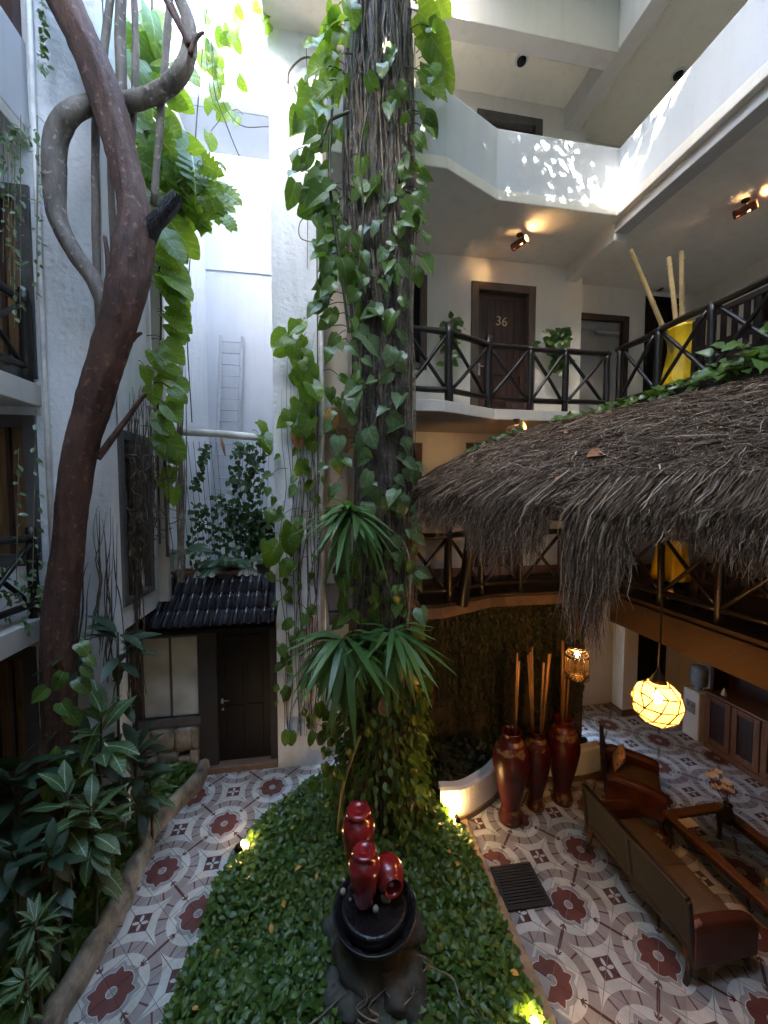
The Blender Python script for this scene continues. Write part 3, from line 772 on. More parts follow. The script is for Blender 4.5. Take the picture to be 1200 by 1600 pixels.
# ------------------------------------------------------------------ left building
lb = thing('left_building', 'left hotel wing with rough white stucco wall and balconies', 'building', (-3.3, 5.3, 0))
LY = 5.25; LXE = -3.27
LW = [(-4.6, -3.3, 5.95, 8.15), (-4.6, -3.34, 3.72, 5.52), (-4.6, -3.45, .35, 2.72)]
wl_ = MB(); wall_y(wl_, LY, .2, -6.5, -2.55, -.1, 12.5, LW); wl_.box(-6.5, -2.75, 5.45, 9.6, 12.2, 12.5)
wl_.build('wall', M['rough'], lb)
SW = (5.42, 6.35, 3.1, 5.42)
wl_ = MB(); wall_x(wl_, -2.75, .2, 5.45, 9.9, 3.0, 12.5, [SW]); wl_.box(-3.2, -3.0, 5.45, 9.9, -.1, 2.8); wl_.box(-3.2, -2.55, 5.45, 9.9, 2.8, 3.0); wl_.build('wall', M['rough'], lb)
for h in LW: window_y(lb, h, LY, fw=.14, mf='frame_grey', bars=5, pane='plank')
f = MB(); y0, y1, z0, z1 = SW
for a, b, c, d in ((y0, y0 + .12, z0, z1), (y1 - .12, y1, z0, z1), (y0 + .12, y1 - .12, z1 - .12, z1), (y0 + .12, y1 - .12, z0, z0 + .1)): f.box(-2.62, -2.52, a, b, c, d)
fo_ = f.build('window', M['frame_grey'], lb, bev=.006); MB().box(-2.66, -2.625, y0 + .035, y1 - .005, z0 + .005, z1 - .005).build('pane', M['white'], fo_)
for z0, z1, m in ((2.86, F1 + .08, 'edge'), (5.62, F2 + .02, 'edge')):
    MB().box(-6.5, LXE, -2, LY, z0, z1).build('floor_slab', M[m], lb, bev=.012)
MB().box(-6.5, LXE, -2, LY, 8.6, 8.74).build('floor_slab', M['edge'], lb, bev=.012)
MB().box(LXE - .12, LXE, -2, LY, 8.74, 9.72).build('parapet', M['white_smooth'], lb, bev=.02)
MB().box(-6.5, LXE, -2, LY, 11.6, 15.3).build('unseen_upper_block', M['cream'], lb)  # unseen block added on top to keep low sky light off the upper walls
MB().box(-6.5, -6.3, -2, LY, 0, 11.6).build('wall', M['cream'], lb)
MB().box(LXE - .16, LXE - .04, LY - .14, LY - .002, 8.76, 11.6).build('post', M['door'], lb)
dp = MB().tube([(-3.2, LY - .05, .2), (-3.2, LY - .05, 11.5)], .028, 8).build('drain_pipe', M['pipe'], smooth=True); tag(dp, 'thin white drain pipe down the corner beside the left windows', 'pipe')
railing('dark log railing of the upper left balcony', [(-3.33, 5.12), (-3.33, 4.2), (-3.33, 3.3)], F2 + .02, tall=(0,), h=.94)
railing('dark log railing of the lower left balcony with trailing creeper', [(-3.36, 5.12), (-3.36, 4.2), (-3.36, 3.3)], F1 + .08, tall=(0,), h=.98)

# ------------------------------------------------------------------ building behind the viewer
cbld = thing('street_building', 'tall plain hotel block standing behind the viewpoint', 'building', (0, -2, 0))
MB().box(-6.5, RX + .2, -2.4, -2.01, -.1, 11.9).build('wall', M['cream'], cbld)
MB().box(-3.27, 4.58, -2, .3, 2.86, F1).build('floor_slab', M['edge'], cbld)
MB().box(-6.5, RX + .2, -8, .2, 11.9, 13.3).build('unseen_upper_block', M['cream'], cbld)  # unseen; height chosen so its shadow edge falls at the parapet

MB().prism([(2.2, -2), (4.5, -2), (4.5, 2.95), (2.2, 1.4)], 2.86, F1).build('floor_slab', M['edge'], cbld)  # unseen slab added to hold skylight off the patio
# ------------------------------------------------------------------ tiled porch with door
po = thing('tiled_porch', 'small porch with dark glazed roof tiles, frosted window and black door', 'porch', (-1.6, 6.5, 0))
PY = 6.55
wm = MB(); wall_y(wm, PY, .18, -3.0, -.73, 0, 2.75, [(-2.86, -1.98, .95, 2.3), (-1.7, -.86, .0, 2.36)]); wm.build('wall', M['porch_paint'], po)
# door
dm = MB(); dm.box(-1.98, -1.7, PY - .04, PY - .002, 0, 2.5); dm.box(-.86, -.74, PY - .04, PY - .002, 0, 2.5); dm.box(-1.7, -.86, PY - .04, PY + .1, 2.36, 2.5)
dd = dm.build('door_frame', M['porch_paint'], po, bev=.008)
lf = MB().box(-1.69, -.87, PY + .05, PY + .09, .1, 2.36).build('door', M['door_black'], po); tag(lf, 'black panelled wooden door')
for za, zb in ((.22, 1.05), (1.18, 2.24)):
    MB().box(-1.58, -1.3, PY + .035, PY + .052, za, zb).build('panel', M['door_black'], lf, bev=.015); MB().box(-1.24, -.98, PY + .035, PY + .052, za, zb).build('panel', M['door_black'], lf, bev=.015)
h = MB(); h.bar((-1.63, PY, 1.12), (-1.63, PY, 1.2), .035); h.bar((-1.63, PY - .01, 1.16), (-1.52, PY - .01, 1.16), .018); h.bar((-1.63, PY + .04, 1.0), (-1.63, PY + .02, 1.0), .035)
h.build('handle', M['metal'], lf, bev=.004)
MB().box(-1.98, -.74, PY - .12, PY + .1, -.02, .1).build('step', M['brown_edge'], po, bev=.015)
wf = MB(); wf.box(-2.9, -1.96, PY - .05, PY + .06, .82, .95); wf.box(-2.86, -2.83, PY + .02, PY + .08, .95, 2.3); wf.box(-2.01, -1.98, PY + .02, PY + .08, .95, 2.3)
wf.box(-2.83, -2.01, PY + .02, PY + .08, 2.26, 2.3); wo = wf.build('window', M['frame_grey'], po, bev=.006)
for a, b in ((-2.83, -2.435), (-2.405, -2.01)): MB().box(a, b, PY + .045, PY + .055, .95, 2.26).build('pane', M['frost'], wo)
MB().box(-2.435, -2.405, PY + .02, PY + .08, .95, 2.26).build('mullion', M['frame_grey'], wo)
# rough stone base under the window
for i, (a, b, c, d) in enumerate([(-2.95, -2.6, 0, .36), (-2.6, -2.3, 0, .42), (-2.3, -2.12, 0, .33), (-2.12, -1.99, 0, .42), (-2.95, -2.7, .37, .8), (-2.7, -2.36, .43, .8), (-2.36, -2.1, .43, .8), (-2.1, -1.99, .44, .8)]):
    bm = bmesh.new(); bmesh.ops.create_cube(bm, size=1); bmesh.ops.subdivide_edges(bm, edges=bm.edges[:], cuts=4, use_grid_fill=True)
    for v in bm.verts:
        v.co = Vector(((a + b) / 2 + v.co.x * (b - a - .01), PY - .03 + v.co.y * .12, (c + d) / 2 + v.co.z * (d - c - .01)))
        v.co += noise.noise_vector(v.co * 9 + Vector((i, 0, 0))) * .02 + noise.noise_vector(v.co * 25) * .012
    me = bpy.data.meshes.new('stone'); bm.to_mesh(me); bm.free(); me.materials.append(M['stone']); me.polygons.foreach_set('use_smooth', [True] * len(me.polygons)); link('stone', me, po)
# roof of glazed tiles
M['glaze'] = plain('black glazed roof tile', (.035, .034, .042), .1, var=.25, sc=9, bs=.04, coat=.5, rand=.25)
rf = MB(); e0 = Vector((0, 6.17, 2.55)); e1 = Vector((0, 6.86, 3.14))
rf.add([(-2.86, e0.y, e0.z - .05), (-.72, e0.y, e0.z - .05), (-.72, e1.y, e1.z - .05), (-2.86, e1.y, e1.z - .05), (-2.86, e0.y, e0.z - .1), (-.72, e0.y, e0.z - .1), (-.72, e1.y, e1.z - .1), (-2.86, e1.y, e1.z - .1)],
       [(0, 1, 2, 3), (7, 6, 5, 4), (0, 4, 5, 1), (1, 5, 6, 2), (2, 6, 7, 3), (3, 7, 4, 0)])
rfo = rf.build('roof', M['door_black'], po)
sl = (e1 - e0).normalized(); nn = Vector((0, -sl.z, sl.y)); RW = 2.16 / 15; rl = (e1 - e0).length / 3
tm = MB(); prof = [(0, .0), (.12, .004), (.3, .008), (.42, .02), (.52, .045), (.66, .058), (.8, .05), (.92, .02), (1.06, .0)]
for u in (0, 1):
    for lay in (0, 1):
        for x, z in prof: tm.v.append(tuple(Vector((x * RW, 0, 0)) + sl * (u * (rl + .05)) + nn * (z + (.0 if u else .03) - lay * .014)))
n = len(prof)
for j in range(n - 1):
    tm.f.append((j, j + 1, 2 * n + j + 1, 2 * n + j)); tm.f.append((n + j + 1, n + j, 3 * n + j, 3 * n + j + 1)); tm.f.append((n + j, n + j + 1, j + 1, j)); tm.m += [0, 0, 0]
tm.f += [(0, 2 * n, 3 * n, n), (n - 1, 2 * n - 1, 4 * n - 1, 3 * n - 1)]; tm.m += [0, 0]
tme = tm.mesh('roof_tile', M['glaze'], True)
for r_ in range(3):
    for c_ in range(15):
        p = e0 + sl * (r_ * rl - .02) + Vector((-2.87 + c_ * RW, 0, 0)) + nn * .0
        link('roof_tile', tme, rfo, mat=Matrix.Translation(p + Vector((rnd.uniform(-.004, .004), 0, rnd.uniform(-.003, .003)))) @ Matrix.Rotation(rnd.uniform(-.012, .012), 4, 'Y'))

# pipe, ladder, things on the terrace
pm = MB().tube([at(262, 674, 6.75), at(350, 678, 6.75), at(432, 687, 6.75)], .06, 12); tag(pm.build('white_pipe', M['pipe'], smooth=True), 'fat white pipe running level across the gap above the potted palms', 'pipe')
ld = thing('ladder', 'aluminium ladder leaning against the white rear wall', 'ladder', (-2.1, 9.4, 3.0))
a0, a1 = at(334, 770, 9.35), at(346, 524, 9.5); a0.z -= 1.1; a0.x -= .03; wv = Vector((.46, 0, 0))
MB().bar(a0, a1, .03, .07).build('stile', M['alu'], ld); MB().bar(a0 + wv, a1 + wv, .03, .07).build('stile', M['alu'], ld)
for i in range(18):
    p = a0.lerp(a1, (i + .5) / 18); MB().tube([p + Vector((.016, 0, 0)), p + wv - Vector((.016, 0, 0))], .014, 6).build('rung', M['alu'], ld)

# ------------------------------------------------------------------ thatched patio roof
pa = thing('thatched_roof', 'weathered grey thatched roof with shaggy hanging fringe over the patio', 'roof', (3.2, 4, 0))
Ecv = [Vector(p) for p in spline([(1.16, 5.34, 4.62), (1.22, 4.75, 4.6), (1.72, 4.02, 4.56), (2.45, 3.22, 4.52), (3.3, 2.42, 4.5), (4.15, 1.6, 4.5)], 12)]
Tcv = [Vector(p) for p in spline([(4.56, 5.4, 5.74), (4.56, 5.1, 5.74), (4.56, 4.5, 5.74), (4.56, 3.7, 5.74), (4.56, 2.8, 5.74), (4.56, 1.6, 5.74)], 12)]
EA, TA = np.array([tuple(v) for v in Ecv]), np.array([tuple(v) for v in Tcv])
def cv(A, s):
    x = np.clip(s, 0, 1) * (len(A) - 1); i = np.clip(x.astype(int), 0, len(A) - 2); f_ = (x - i)[:, None]; return A[i] * (1 - f_) + A[i + 1] * f_
FR_PX = [600, 640, 700, 735, 748, 770, 850, 862, 868, 893, 900, 950, 962, 1000, 1055, 1065, 1110, 1200, 1400]
FR_Y = [795, 800, 828, 815, 850, 878, 868, 830, 775, 775, 960, 1005, 960, 850, 840, 838, 862, 890, 900]
def projpx(P):
    v = P - np.array(tuple(EYE)); d = v @ np.array(tuple(_F)); return 600 + 600 * (v @ np.array(tuple(_R))) / d, d
def fringe_len(s):
    e = cv(EA, s); px, d = projpx(e)
    y = np.interp(px, FR_PX, FR_Y); z = EYE.z - (y - 770) / 600 * d
    return np.clip(e[:, 2] - z, .02, 1.6)
def surf(s, t):
    e, tp = cv(EA, s), cv(TA, s); tt = np.clip(t, 0, 1)[:, None]
    p = tp * (1 - tt) + e * tt
    p[:, 2] = e[:, 2] + (tp[:, 2] - e[:, 2]) * (1 - np.clip(t, 0, 1) ** 1.9)
    over = np.clip(t - 1, 0, None)[:, None]; out = e - tp; out[:, 2] = 0; out /= np.linalg.norm(out, axis=1, keepdims=True)
    p += out * (.12 * (1 - np.exp(-over * 4))); p[:, 2] -= over[:, 0]
    return p
mb = MB(); ns, nt_ = 60, 16
for lay in (0, 1):
    for i in range(ns + 1):
        s = np.full(nt_ + 1, i / ns); p = surf(s, np.linspace(0, 1.02, nt_ + 1))
        for q in p: mb.v.append((q[0], q[1], q[2] - .02 - lay * .16))
o = (ns + 1) * (nt_ + 1)
for i in range(ns):
    for j in range(nt_):
        a = i * (nt_ + 1) + j; b = a + nt_ + 1
        mb.f += [(a, a + 1, b + 1, b), (o + a, o + b, o + b + 1, o + a + 1)]
    a = i * (nt_ + 1) + nt_; b = a + nt_ + 1; mb.f.append((a, o + a, o + b, b))
for i in (0, ns):
    for j in range(nt_): a = i * (nt_ + 1) + j; mb.f.append((a, o + a, o + a + 1, a + 1))
mb.m = [0] * len(mb.f); mb.build('thatch_bed', M['thatchbase'], pa, smooth=True)
def ribbons(name, PTS, W, mat, parent):
    """PTS (k,n,3) centre lines, W (k,n) half widths"""
    k, n_, _ = PTS.shape
    tg = np.gradient(PTS, axis=1); rv = nrng.normal(0, 1, (k, 1, 3)); sd_ = np.cross(tg, rv); sd_ /= np.linalg.norm(sd_, axis=2, keepdims=True) + 1e-9
    V = np.stack([PTS - sd_ * W[..., None], PTS + sd_ * W[..., None]], axis=2).reshape(-1, 3)
    base = (np.arange(k) * n_ * 2)[:, None]; j = np.arange(n_ - 1) * 2
    Q = np.stack([base + j, base + j + 1, base + j + 3, base + j + 2], axis=2).reshape(-1, 4)
    me = bpy.data.meshes.new(name); me.vertices.add(len(V)); me.vertices.foreach_set('co', V.astype(np.float32).ravel())
    me.loops.add(Q.size); me.loops.foreach_set('vertex_index', Q.astype(np.int32).ravel())
    me.polygons.add(len(Q)); me.polygons.foreach_set('loop_start', (np.arange(len(Q)) * 4).astype(np.int32))
    me.materials.append(mat); me.update(calc_edges=True)
    return tag(link(name, me, parent), kind='stuff')
k, n_ = 95000, 6
s0 = nrng.uniform(0, 1, k); t0 = nrng.uniform(0, 1.0, k) ** .8
u = np.linspace(0, 1, n_); L = nrng.gamma(2.5, .02, k) + .025; ds = nrng.normal(0, .03, k) * np.where(nrng.random(k) < .3, 2.6, 1) + .03 * np.sin(s0 * 60 + t0 * 9) * np.sin(t0 * 23 + s0 * 31); hh = np.abs(nrng.normal(0, .024, k)); cur = nrng.normal(0, .006, k)
PT = np.zeros((k, n_, 3))
fl = fringe_len(s0)
for i in range(n_):
    PT[:, i] = surf(s0 + ds * u[i] + cur * math.sin(u[i] * 5), np.minimum(t0 + L * u[i], 1 + fl * .6))
    PT[:, i, 2] += .005 + hh * u[i] * (1.4 - u[i]) * 1.4
    PT[:, i] += nrng.normal(0, .007, (k, 3))
W = (nrng.gamma(3, .0008, k)[:, None] + .001) * np.array([1, 1, .95, .8, .6, .2])[None, :]
ribbons('thatch', PT, W, M['thatch'], pa)
k, n_ = 26000, 8
s0 = nrng.uniform(0, 1, k); fl = fringe_len(s0); keep = fl > .06; s0 = s0[keep]; fl = fl[keep]; k = len(s0)
u = np.linspace(0, 1, n_); Lf = fl * np.clip(nrng.normal(.66, .3, k), .08, 1.25); t0 = nrng.uniform(.86, .99, k); ds = nrng.normal(0, .008, k); out_ = np.abs(nrng.normal(0, .05, k)); cl = nrng.normal(0, .04, k)
PT = np.zeros((k, n_, 3)); Ee, Tt = cv(EA, s0), cv(TA, s0); od = Ee - Tt; od[:, 2] = 0; od /= np.linalg.norm(od, axis=1, keepdims=True)
clump = np.sin(s0 * 190) * .02 + np.sin(s0 * 83) * .02
for i in range(n_):
    tt = t0 + (1 + Lf - t0) * u[i]
    PT[:, i] = surf(s0 + ds * u[i] - clump * .12 * u[i], tt); PT[:, i] += od * (out_ * u[i] - .1 * u[i] ** 2 * nrng.uniform(0, 1.3, k))[:, None]
    PT[:, i] += nrng.normal(0, .009, (k, 3)); PT[:, i, 0] += cl * math.sin(u[i] * 4); PT[:, i, 1] += cl * math.cos(u[i] * 3) * .7
W = (nrng.gamma(3, .0008, k)[:, None] + .0012) * np.array([1, 1, 1, .95, .85, .7, .5, .15])[None, :]
ribbons('fringe', PT, W, M['thatch'], pa)
# timber under the thatch
for i in range(0, len(Ecv) - 12, 12):
    MB().tube([Ecv[i] + Vector((.12, .06, -.12)), Ecv[i + 12] + Vector((.12, .06, -.12))], .045, 8, jit=.2).build('eave_log', M['log'], pa, smooth=True)
for i in range(4, len(Ecv), 9):
    a = Ecv[i] + Vector((.1, .05, -.16)); MB().tube([a, (a + Tcv[i]) / 2 + Vector((0, 0, .1)), Tcv[i] + Vector((-.02, 0, -.25))], .04, 7, jit=.2).build('rafter', M['log'], pa, smooth=True)
MB().tube([at(722, 946, 5.13), at(735, 840, 5.12), at(738, 760, 5.12)], [.085, .075, .07], 10, jit=.15).build('post', M['log'], pa, smooth=True)
for px, py, Y, rot, big in ((883, 685, 4.9, .4, .16), (918, 722, 4.2, -.2, .3), (868, 757, 3.95, .2, .12)):
    lm = leaf_shape(OVAL, .5, .25)
    pth = lm.mesh('dry_leaf', M['brown_leaf'], True)
    s_ = bpy.data.objects.new('fallen_leaf', pth); COL.objects.link(s_)
    c = None
    best = None
    ss, tt = np.meshgrid(np.linspace(0, 1, 160), np.linspace(0, 1, 90)); P_ = surf(ss.ravel(), tt.ravel())
    v = P_ - np.array(tuple(EYE)); d = v @ np.array(tuple(_F)); X_ = 600 + 600 * (v @ np.array(tuple(_R))) / d; Y_ = 800 - 600 * (v @ np.array(tuple(_U))) / d
    kk = np.argmin((X_ - px) ** 2 + (Y_ - py) ** 2 + d * 0.01)
    s_.matrix_basis = Matrix.Translation(Vector(P_[kk]) + Vector((-.02, -.03, .05))) @ (frame((.9, rot, .25), (-.4, -.5, .8)) @ Matrix.Diagonal((big, big, big))).to_4x4()
    tag(s_, {.16: 'pale fallen leaf lying high on the thatch', .3: 'large curled brown leaf lying mid thatch', .12: 'small brown leaf caught at the thatch edge'}[big], 'leaf', 'dry leaves on the thatch')

# ------------------------------------------------------------------ lamps
def point(name, loc, w, r=.03, col=(1, .46, .12), parent=None):
    l = bpy.data.lights.new(name, 'POINT'); l.energy = w; l.shadow_soft_size = r; l.color = col
    o = bpy.data.objects.new(name, l); COL.objects.link(o); o.location = loc
    if parent: setparent(o, parent)
    return o
def sconce(label, p, watts, ax=(.5, -.85, .12), lit=True):
    t = thing('ceiling_sconce', label, 'lamp', p, group='pierced clay lamps')
    p = Vector(p); ax = Vector(ax).normalized(); b = p + Vector((0, 0, -.14))
    Mr = ax.to_track_quat('Z', 'Y').to_matrix()
    s_ = MB(); n1, n2 = 18, 7; r = .062
    for i in range(n2 + 1):
        for j in range(n1):
            a = 2 * math.pi * j / n1; q = Mr @ Vector((math.cos(a) * r, math.sin(a) * r, -.13 + .26 * i / n2)); s_.v.append(tuple(b + q))
    for i in range(n2):
        for j in range(n1):
            if (i % 3 == 1 and j % 6 == 0): continue
            s_.f.append((i * n1 + j, i * n1 + (j + 1) % n1, (i + 1) * n1 + (j + 1) % n1, (i + 1) * n1 + j)); s_.m.append(0)
    so_ = s_.build('shade', M['shade'], t); m_ = so_.modifiers.new('thick', 'SOLIDIFY'); m_.thickness = .008
    MB().tube([p, b + Vector((0, 0, r))], .012, 6).build('stem', M['iron'], t)
    MB().lathe([(.05, -.02), (.05, 0)], 14, p).build('rose', M['iron'], t)
    if lit:
        MB().lathe([(.001, -.05), (.03, -.035), (.042, 0), (.03, .035), (.001, .05)], 12, b + ax * .07).build('bulb', M['bulb'], t, smooth=True)
        point('bulb_light', b + ax * .07, watts, .03, parent=t)
    return t
sconce('lit pierced clay lamp on the ceiling above door 36', atz(812, 366, 8.85), 34)
sconce('lit pierced clay lamp on the ceiling at the right edge', atz(1165, 312, 8.85), 15)
sconce('lit pierced clay lamp under the second floor slab above the thatch', atz(807, 655, 5.7), 14)
sconce('lit clay lamp under the first floor ceiling behind the thatch', (5.8, 5.2, 5.7), 3)
wl2 = at(1040, 440, 7.22); t = thing('wall_lamp', 'unlit dark half round clay lamp high behind the bamboo canes', 'lamp', wl2)
MB().tube([wl2 + Vector((-.2, -.02, -.12)), wl2 + Vector((.2, -.02, .1))], .11, 14).build('shade', M['shade'], t, smooth=True)
for px, py, lab in ((815, 93, 'small dark spotlight in the third floor ceiling by the door'), (1060, 115, 'small round lamp on the third floor ceiling of the right wing')):
    p = atz(px, py, 11.68); t = thing('ceiling_light', lab, 'lamp', p, group='third floor ceiling spots')
    MB().lathe([(.11, -.015), (.11, 0)], 20, p).build('rim', M['white_smooth'], t); MB().lathe([(.03, -.06), (.07, -.05), (.075, -.016)], 16, p).build('dark_eye', M['dark'], t, smooth=True)
# capiz globe
gl = Vector((3.16, 3.1, 2.6)); gt = thing('capiz_lantern', 'glowing round capiz shell lantern hanging over the sofa', 'lantern', gl)
bm = bmesh.new(); bmesh.ops.create_icosphere(bm, subdivisions=2, radius=.215)
for v in bm.verts: v.co.z *= 1.02
bmesh.ops.dissolve_limit(bm, angle_limit=R(1), verts=bm.verts[:], edges=bm.edges[:])
edges = [(e.verts[0].co.copy(), e.verts[1].co.copy()) for e in bm.edges]
# pair up triangles into uneven facets, as in shell lanterns
bmesh.ops.join_triangles(bm, faces=bm.faces[:], angle_face_threshold=R(40), angle_shape_threshold=R(180), cmp_seam=False, cmp_sharp=False, cmp_uvs=False, cmp_vcols=False, cmp_materials=False) if hasattr(bmesh.ops, 'join_triangles') else None
for f_ in bm.faces:
    c = f_.calc_center_median(); vs = [tuple(gl + c + (v.co - c) * .97) for v in f_.verts]
    MB().add(vs, [tuple(range(len(vs)))]).build('pane', M['capiz'], gt)
cm = MB()
for e in bm.edges: cm.tube([gl + e.verts[0].co, gl + e.verts[1].co], .0065, 5, cap=False)
cm.build('lead_frame', M['iron'], gt); bm.free()
MB().lathe([(.075, .2), (.05, .25), (.02, .3), (.012, .34)], 14, gl).build('cap', M['iron'], gt, smooth=True)
MB().tube([gl + Vector((0, 0, .33)), gl + Vector((.03, .02, .9)), gl + Vector((-.02, 0, 1.5)), gl + Vector((0, 0, 2.2))], .009, 7, jit=.6).build('chain', M['iron'], gt)
MB().lathe([(.001, -.05), (.035, -.03), (.045, .01), (.03, .05), (.01, .07)], 12, gl + Vector((0, 0, .04))).build('bulb', M['bulb'], gt, smooth=True)
point('bulb_light', gl + Vector((0, 0, .04)), 9, .05, (1, .5, .17), gt)
# brass cylinder lantern
bl = Vector((2.93, 3.95, 2.6)); bt = thing('brass_lantern', 'small pierced brass and glass lantern hanging in front of the bamboo canes', 'lantern', bl)
for zc, nrow in ((.12, 4), (-.14, 3)):
    ring = MB()
    for i in range(nrow):
        for j in range(20):
            a = 2 * math.pi * (j + .5 * (i % 2)) / 20; rr_ = .125 * (1 - (.13 * i if zc > 0 else 0) - (.1 * (nrow - 1 - i) if zc < 0 else 0))
            c = bl + Vector((math.cos(a) * rr_, math.sin(a) * rr_, zc + i * .028)); ring.obox(c, ((-math.sin(a), math.cos(a), 0), (math.cos(a), math.sin(a), 0), (0, 0, 1)), (.026, .006, .02))
    tag(ring.build('pierced_band', M['iron'], bt), kind='stuff')
rm = MB()
for z in (-.15, -.06, .1, .215): rm.lathe([(.127, z), (.13, z), (.13, z + .01), (.127, z + .01)], 22, bl, cap=False)
for j in range(8): a = 2 * math.pi * j / 8; rm.tube([bl + Vector((math.cos(a) * .127, math.sin(a) * .127, -.15)), bl + Vector((math.cos(a) * .127, math.sin(a) * .127, .11))], .005, 5)
rm.lathe([(.085, .22), (.05, .27), (.015, .3)], 14, bl); rm.lathe([(.02, -.2), (.07, -.17), (.1, -.15)], 14, bl); rm.build('frame', M['iron'], bt)
MB().lathe([(.118, -.14), (.118, .11)], 22, bl, cap=False).build('glass', glassmat('amber lantern glass', (1, .85, .6), .05, .85), bt, smooth=True)
MB().tube([bl + Vector((0, 0, .29)), bl + Vector((.01, 0, 1.2)), bl + Vector((0, 0, 2.15))], .01, 6, jit=.6).build('chain', M['iron'], bt)
MB().lathe([(.001, -.03), (.02, -.02), (.026, .01), (.01, .04)], 10, bl + Vector((0, 0, .12))).build('bulb', M['bulb'], bt, smooth=True)
point('bulb_light', bl + Vector((0, 0, .1)), 3.5, .03, (1, .5, .17), bt)
# garden spots
for px, py, lab, d, z in ((378, 1322, 'small glowing garden spotlight at the left edge of the leafy bed', (.9, .3, .1), .2), (711, 1278, 'small glowing garden spotlight beside the white planter wall', (-.5, .2, .6), .2), (838, 1612, 'small garden spotlight at the near edge of the border strip', (.1, .6, .6), .12)):
    p = atz(px, py, z); t = thing('garden_spotlight', lab, 'lamp', p, group='garden spotlights')
    MB().tube([p - Vector((0, 0, .12)), p - Vector((0, 0, .03))], .012, 6).build('spike', M['iron'], t)
    Mr = (-Vector(d)).to_track_quat('Z', 'Y').to_matrix()
    MB().lathe([(.05, -.005), (.052, .02), (.04, .07), (.015, .09)], 14, p, Mr, cap=False).build('housing', M['iron'], t, smooth=True)
    MB().lathe([(.001, -.035), (.025, -.025), (.036, 0), (.025, .025), (.001, .035)], 12, p + Vector(d).normalized() * .045 + Vector((-.02, -.02, .03)), Mr).build('bulb', M['bulb'], t, smooth=True)
    point('bulb_light', p + Vector(d).normalized() * .05 + Vector((0, 0, .03)), .3 if px < 500 else .7, .03, (1, .58, .18), t)

# ------------------------------------------------------------------ vases and canes on the patio
def vase(label, x, y, H, rmax, seed):
    t = thing('floor_vase', label, 'vase', (x, y, 0), group='tall red floor vases')
    pr_ = [(.0, 0), (.6, 0), (.64, .04), (.5, .1), (.47, .16), (.6, .28), (.85, .48), (1, .64), (.95, .76), (.72, .87), (.5, .92), (.46, .955), (.56, .985), (.58, 1), (.5, 1), (.4, .96), (.4, .8)]
    MB().lathe([(r_ * rmax, z * H) for r_, z in pr_], 28, (x, y, 0), cap=False).build('body', M['redv'], t, smooth=True)
    sh = MB(); n = 28
    zs = [.82, .85, .89, .915]
    for i, z in enumerate(zs):
        for j in range(n):
            a = 2 * math.pi * j / n; zz = z + (.035 * noise.noise(Vector((math.cos(a) * 2.2, math.sin(a) * 2.2, seed))) - .02 if i == 0 else 0)
            rr_ = np.interp(zz, [.64, .76, .87, .92, .955], [1, .95, .72, .5, .46]) * rmax + .003; sh.v.append((x + rr_ * math.cos(a), y + rr_ * math.sin(a), zz * H))
    for i in range(3):
        for j in range(n): sh.f.append((i * n + j, i * n + (j + 1) % n, (i + 1) * n + (j + 1) % n, (i + 1) * n + j)); sh.m.append(0)
    sh.build('gilded_shoulder', M['flaked'], t, smooth=True)
    MB().lathe([(.585 * rmax + .004, .02 * H), (.64 * rmax + .004, .045 * H), (.52 * rmax + .004, .1 * H), (.475 * rmax + .004, .16 * H)], 28, (x, y, 0), cap=False).build('gilded_foot', M['flaked'], t, smooth=True)
VS = [(2.6, 4.83, 1.3, .25, 'left tall dark red floor vase with gilded shoulder by the planter wall', 'left'), (3.08, 4.98, 1.16, .2, 'middle and slimmest of the three dark red floor vases', 'middle'), (3.53, 5.02, 1.27, .235, 'right tall dark red floor vase with gilded shoulder next to the armchair', 'right')]
for i, (x, y, H, r, lab, w) in enumerate(VS):
    vase(lab, x, y, H, r, i * 7.1)
    nc = 3 if w == 'left' else (7 if w == 'middle' else 4); sp = []
    for j in range(nc):
        a = rnd.uniform(0, 6.28); q = Vector((x + math.cos(a) * .06, y + math.sin(a) * .06, H * .8)); sp.append((Vector((x + math.cos(a) * (.08 if w == 'left' else .17), y + math.sin(a) * .12, rnd.uniform(2.15, 2.42))), q))
    sp.sort(key=lambda k_: k_[0].x / k_[0].y)
    for (tp, q), nth in zip(sp, {3: ('leftmost', 'middle', 'rightmost'), 4: ('leftmost', 'second', 'third', 'rightmost'), 7: ('leftmost', 'second', 'third', 'fourth', 'fifth', 'sixth', 'rightmost')}[nc]):
        cm = MB().tube([q, tp], rnd.uniform(.011, .018), 8); tag(cm.build('bamboo_cane', M['cane_dark'], smooth=True), f'{nth} of the {nc} thin canes standing in the {w} red floor vase', 'cane', 'canes in the red vases')
# white planter wall behind the vases
pw = thing('planter_wall', 'low curved white planter wall with dark base behind the red vases', 'planter', (2.6, 5.3, 0))
cpts = spline([(1.62, 5.02, 0), (1.95, 5.0, 0), (2.4, 5.2, 0), (2.75, 5.42, 0), (3.3, 5.5, 0), (4.0, 5.42, 0), (4.45, 5.46, 0)], 6)
mb = MB(); mk_ = MB(); k = len(cpts)
for mm, secs in ((mb, [(-.08, .07), (-.08, .46), (-.05, .5), (.05, .5), (.08, .46), (.08, 0)]), (mk_, [(-.1, 0), (-.1, .08), (-.085, .085)])):
    for i, p in enumerate(cpts):
        t_ = (cpts[min(i + 1, k - 1)] - cpts[max(i - 1, 0)]).normalized(); nr = Vector((-t_.y, t_.x, 0))
        for a, b in secs: mm.v.append(tuple(p + nr * a + Vector((0, 0, b))))
    n = len(secs)
    for i in range(k - 1):
        for j in range(n - 1): mm.f.append((i * n + j, (i + 1) * n + j, (i + 1) * n + j + 1, i * n + j + 1)); mm.m.append(0)
mb.build('wall', M['white'], pw, smooth=False); mk_.build('skirting', M['brown_edge'], pw)
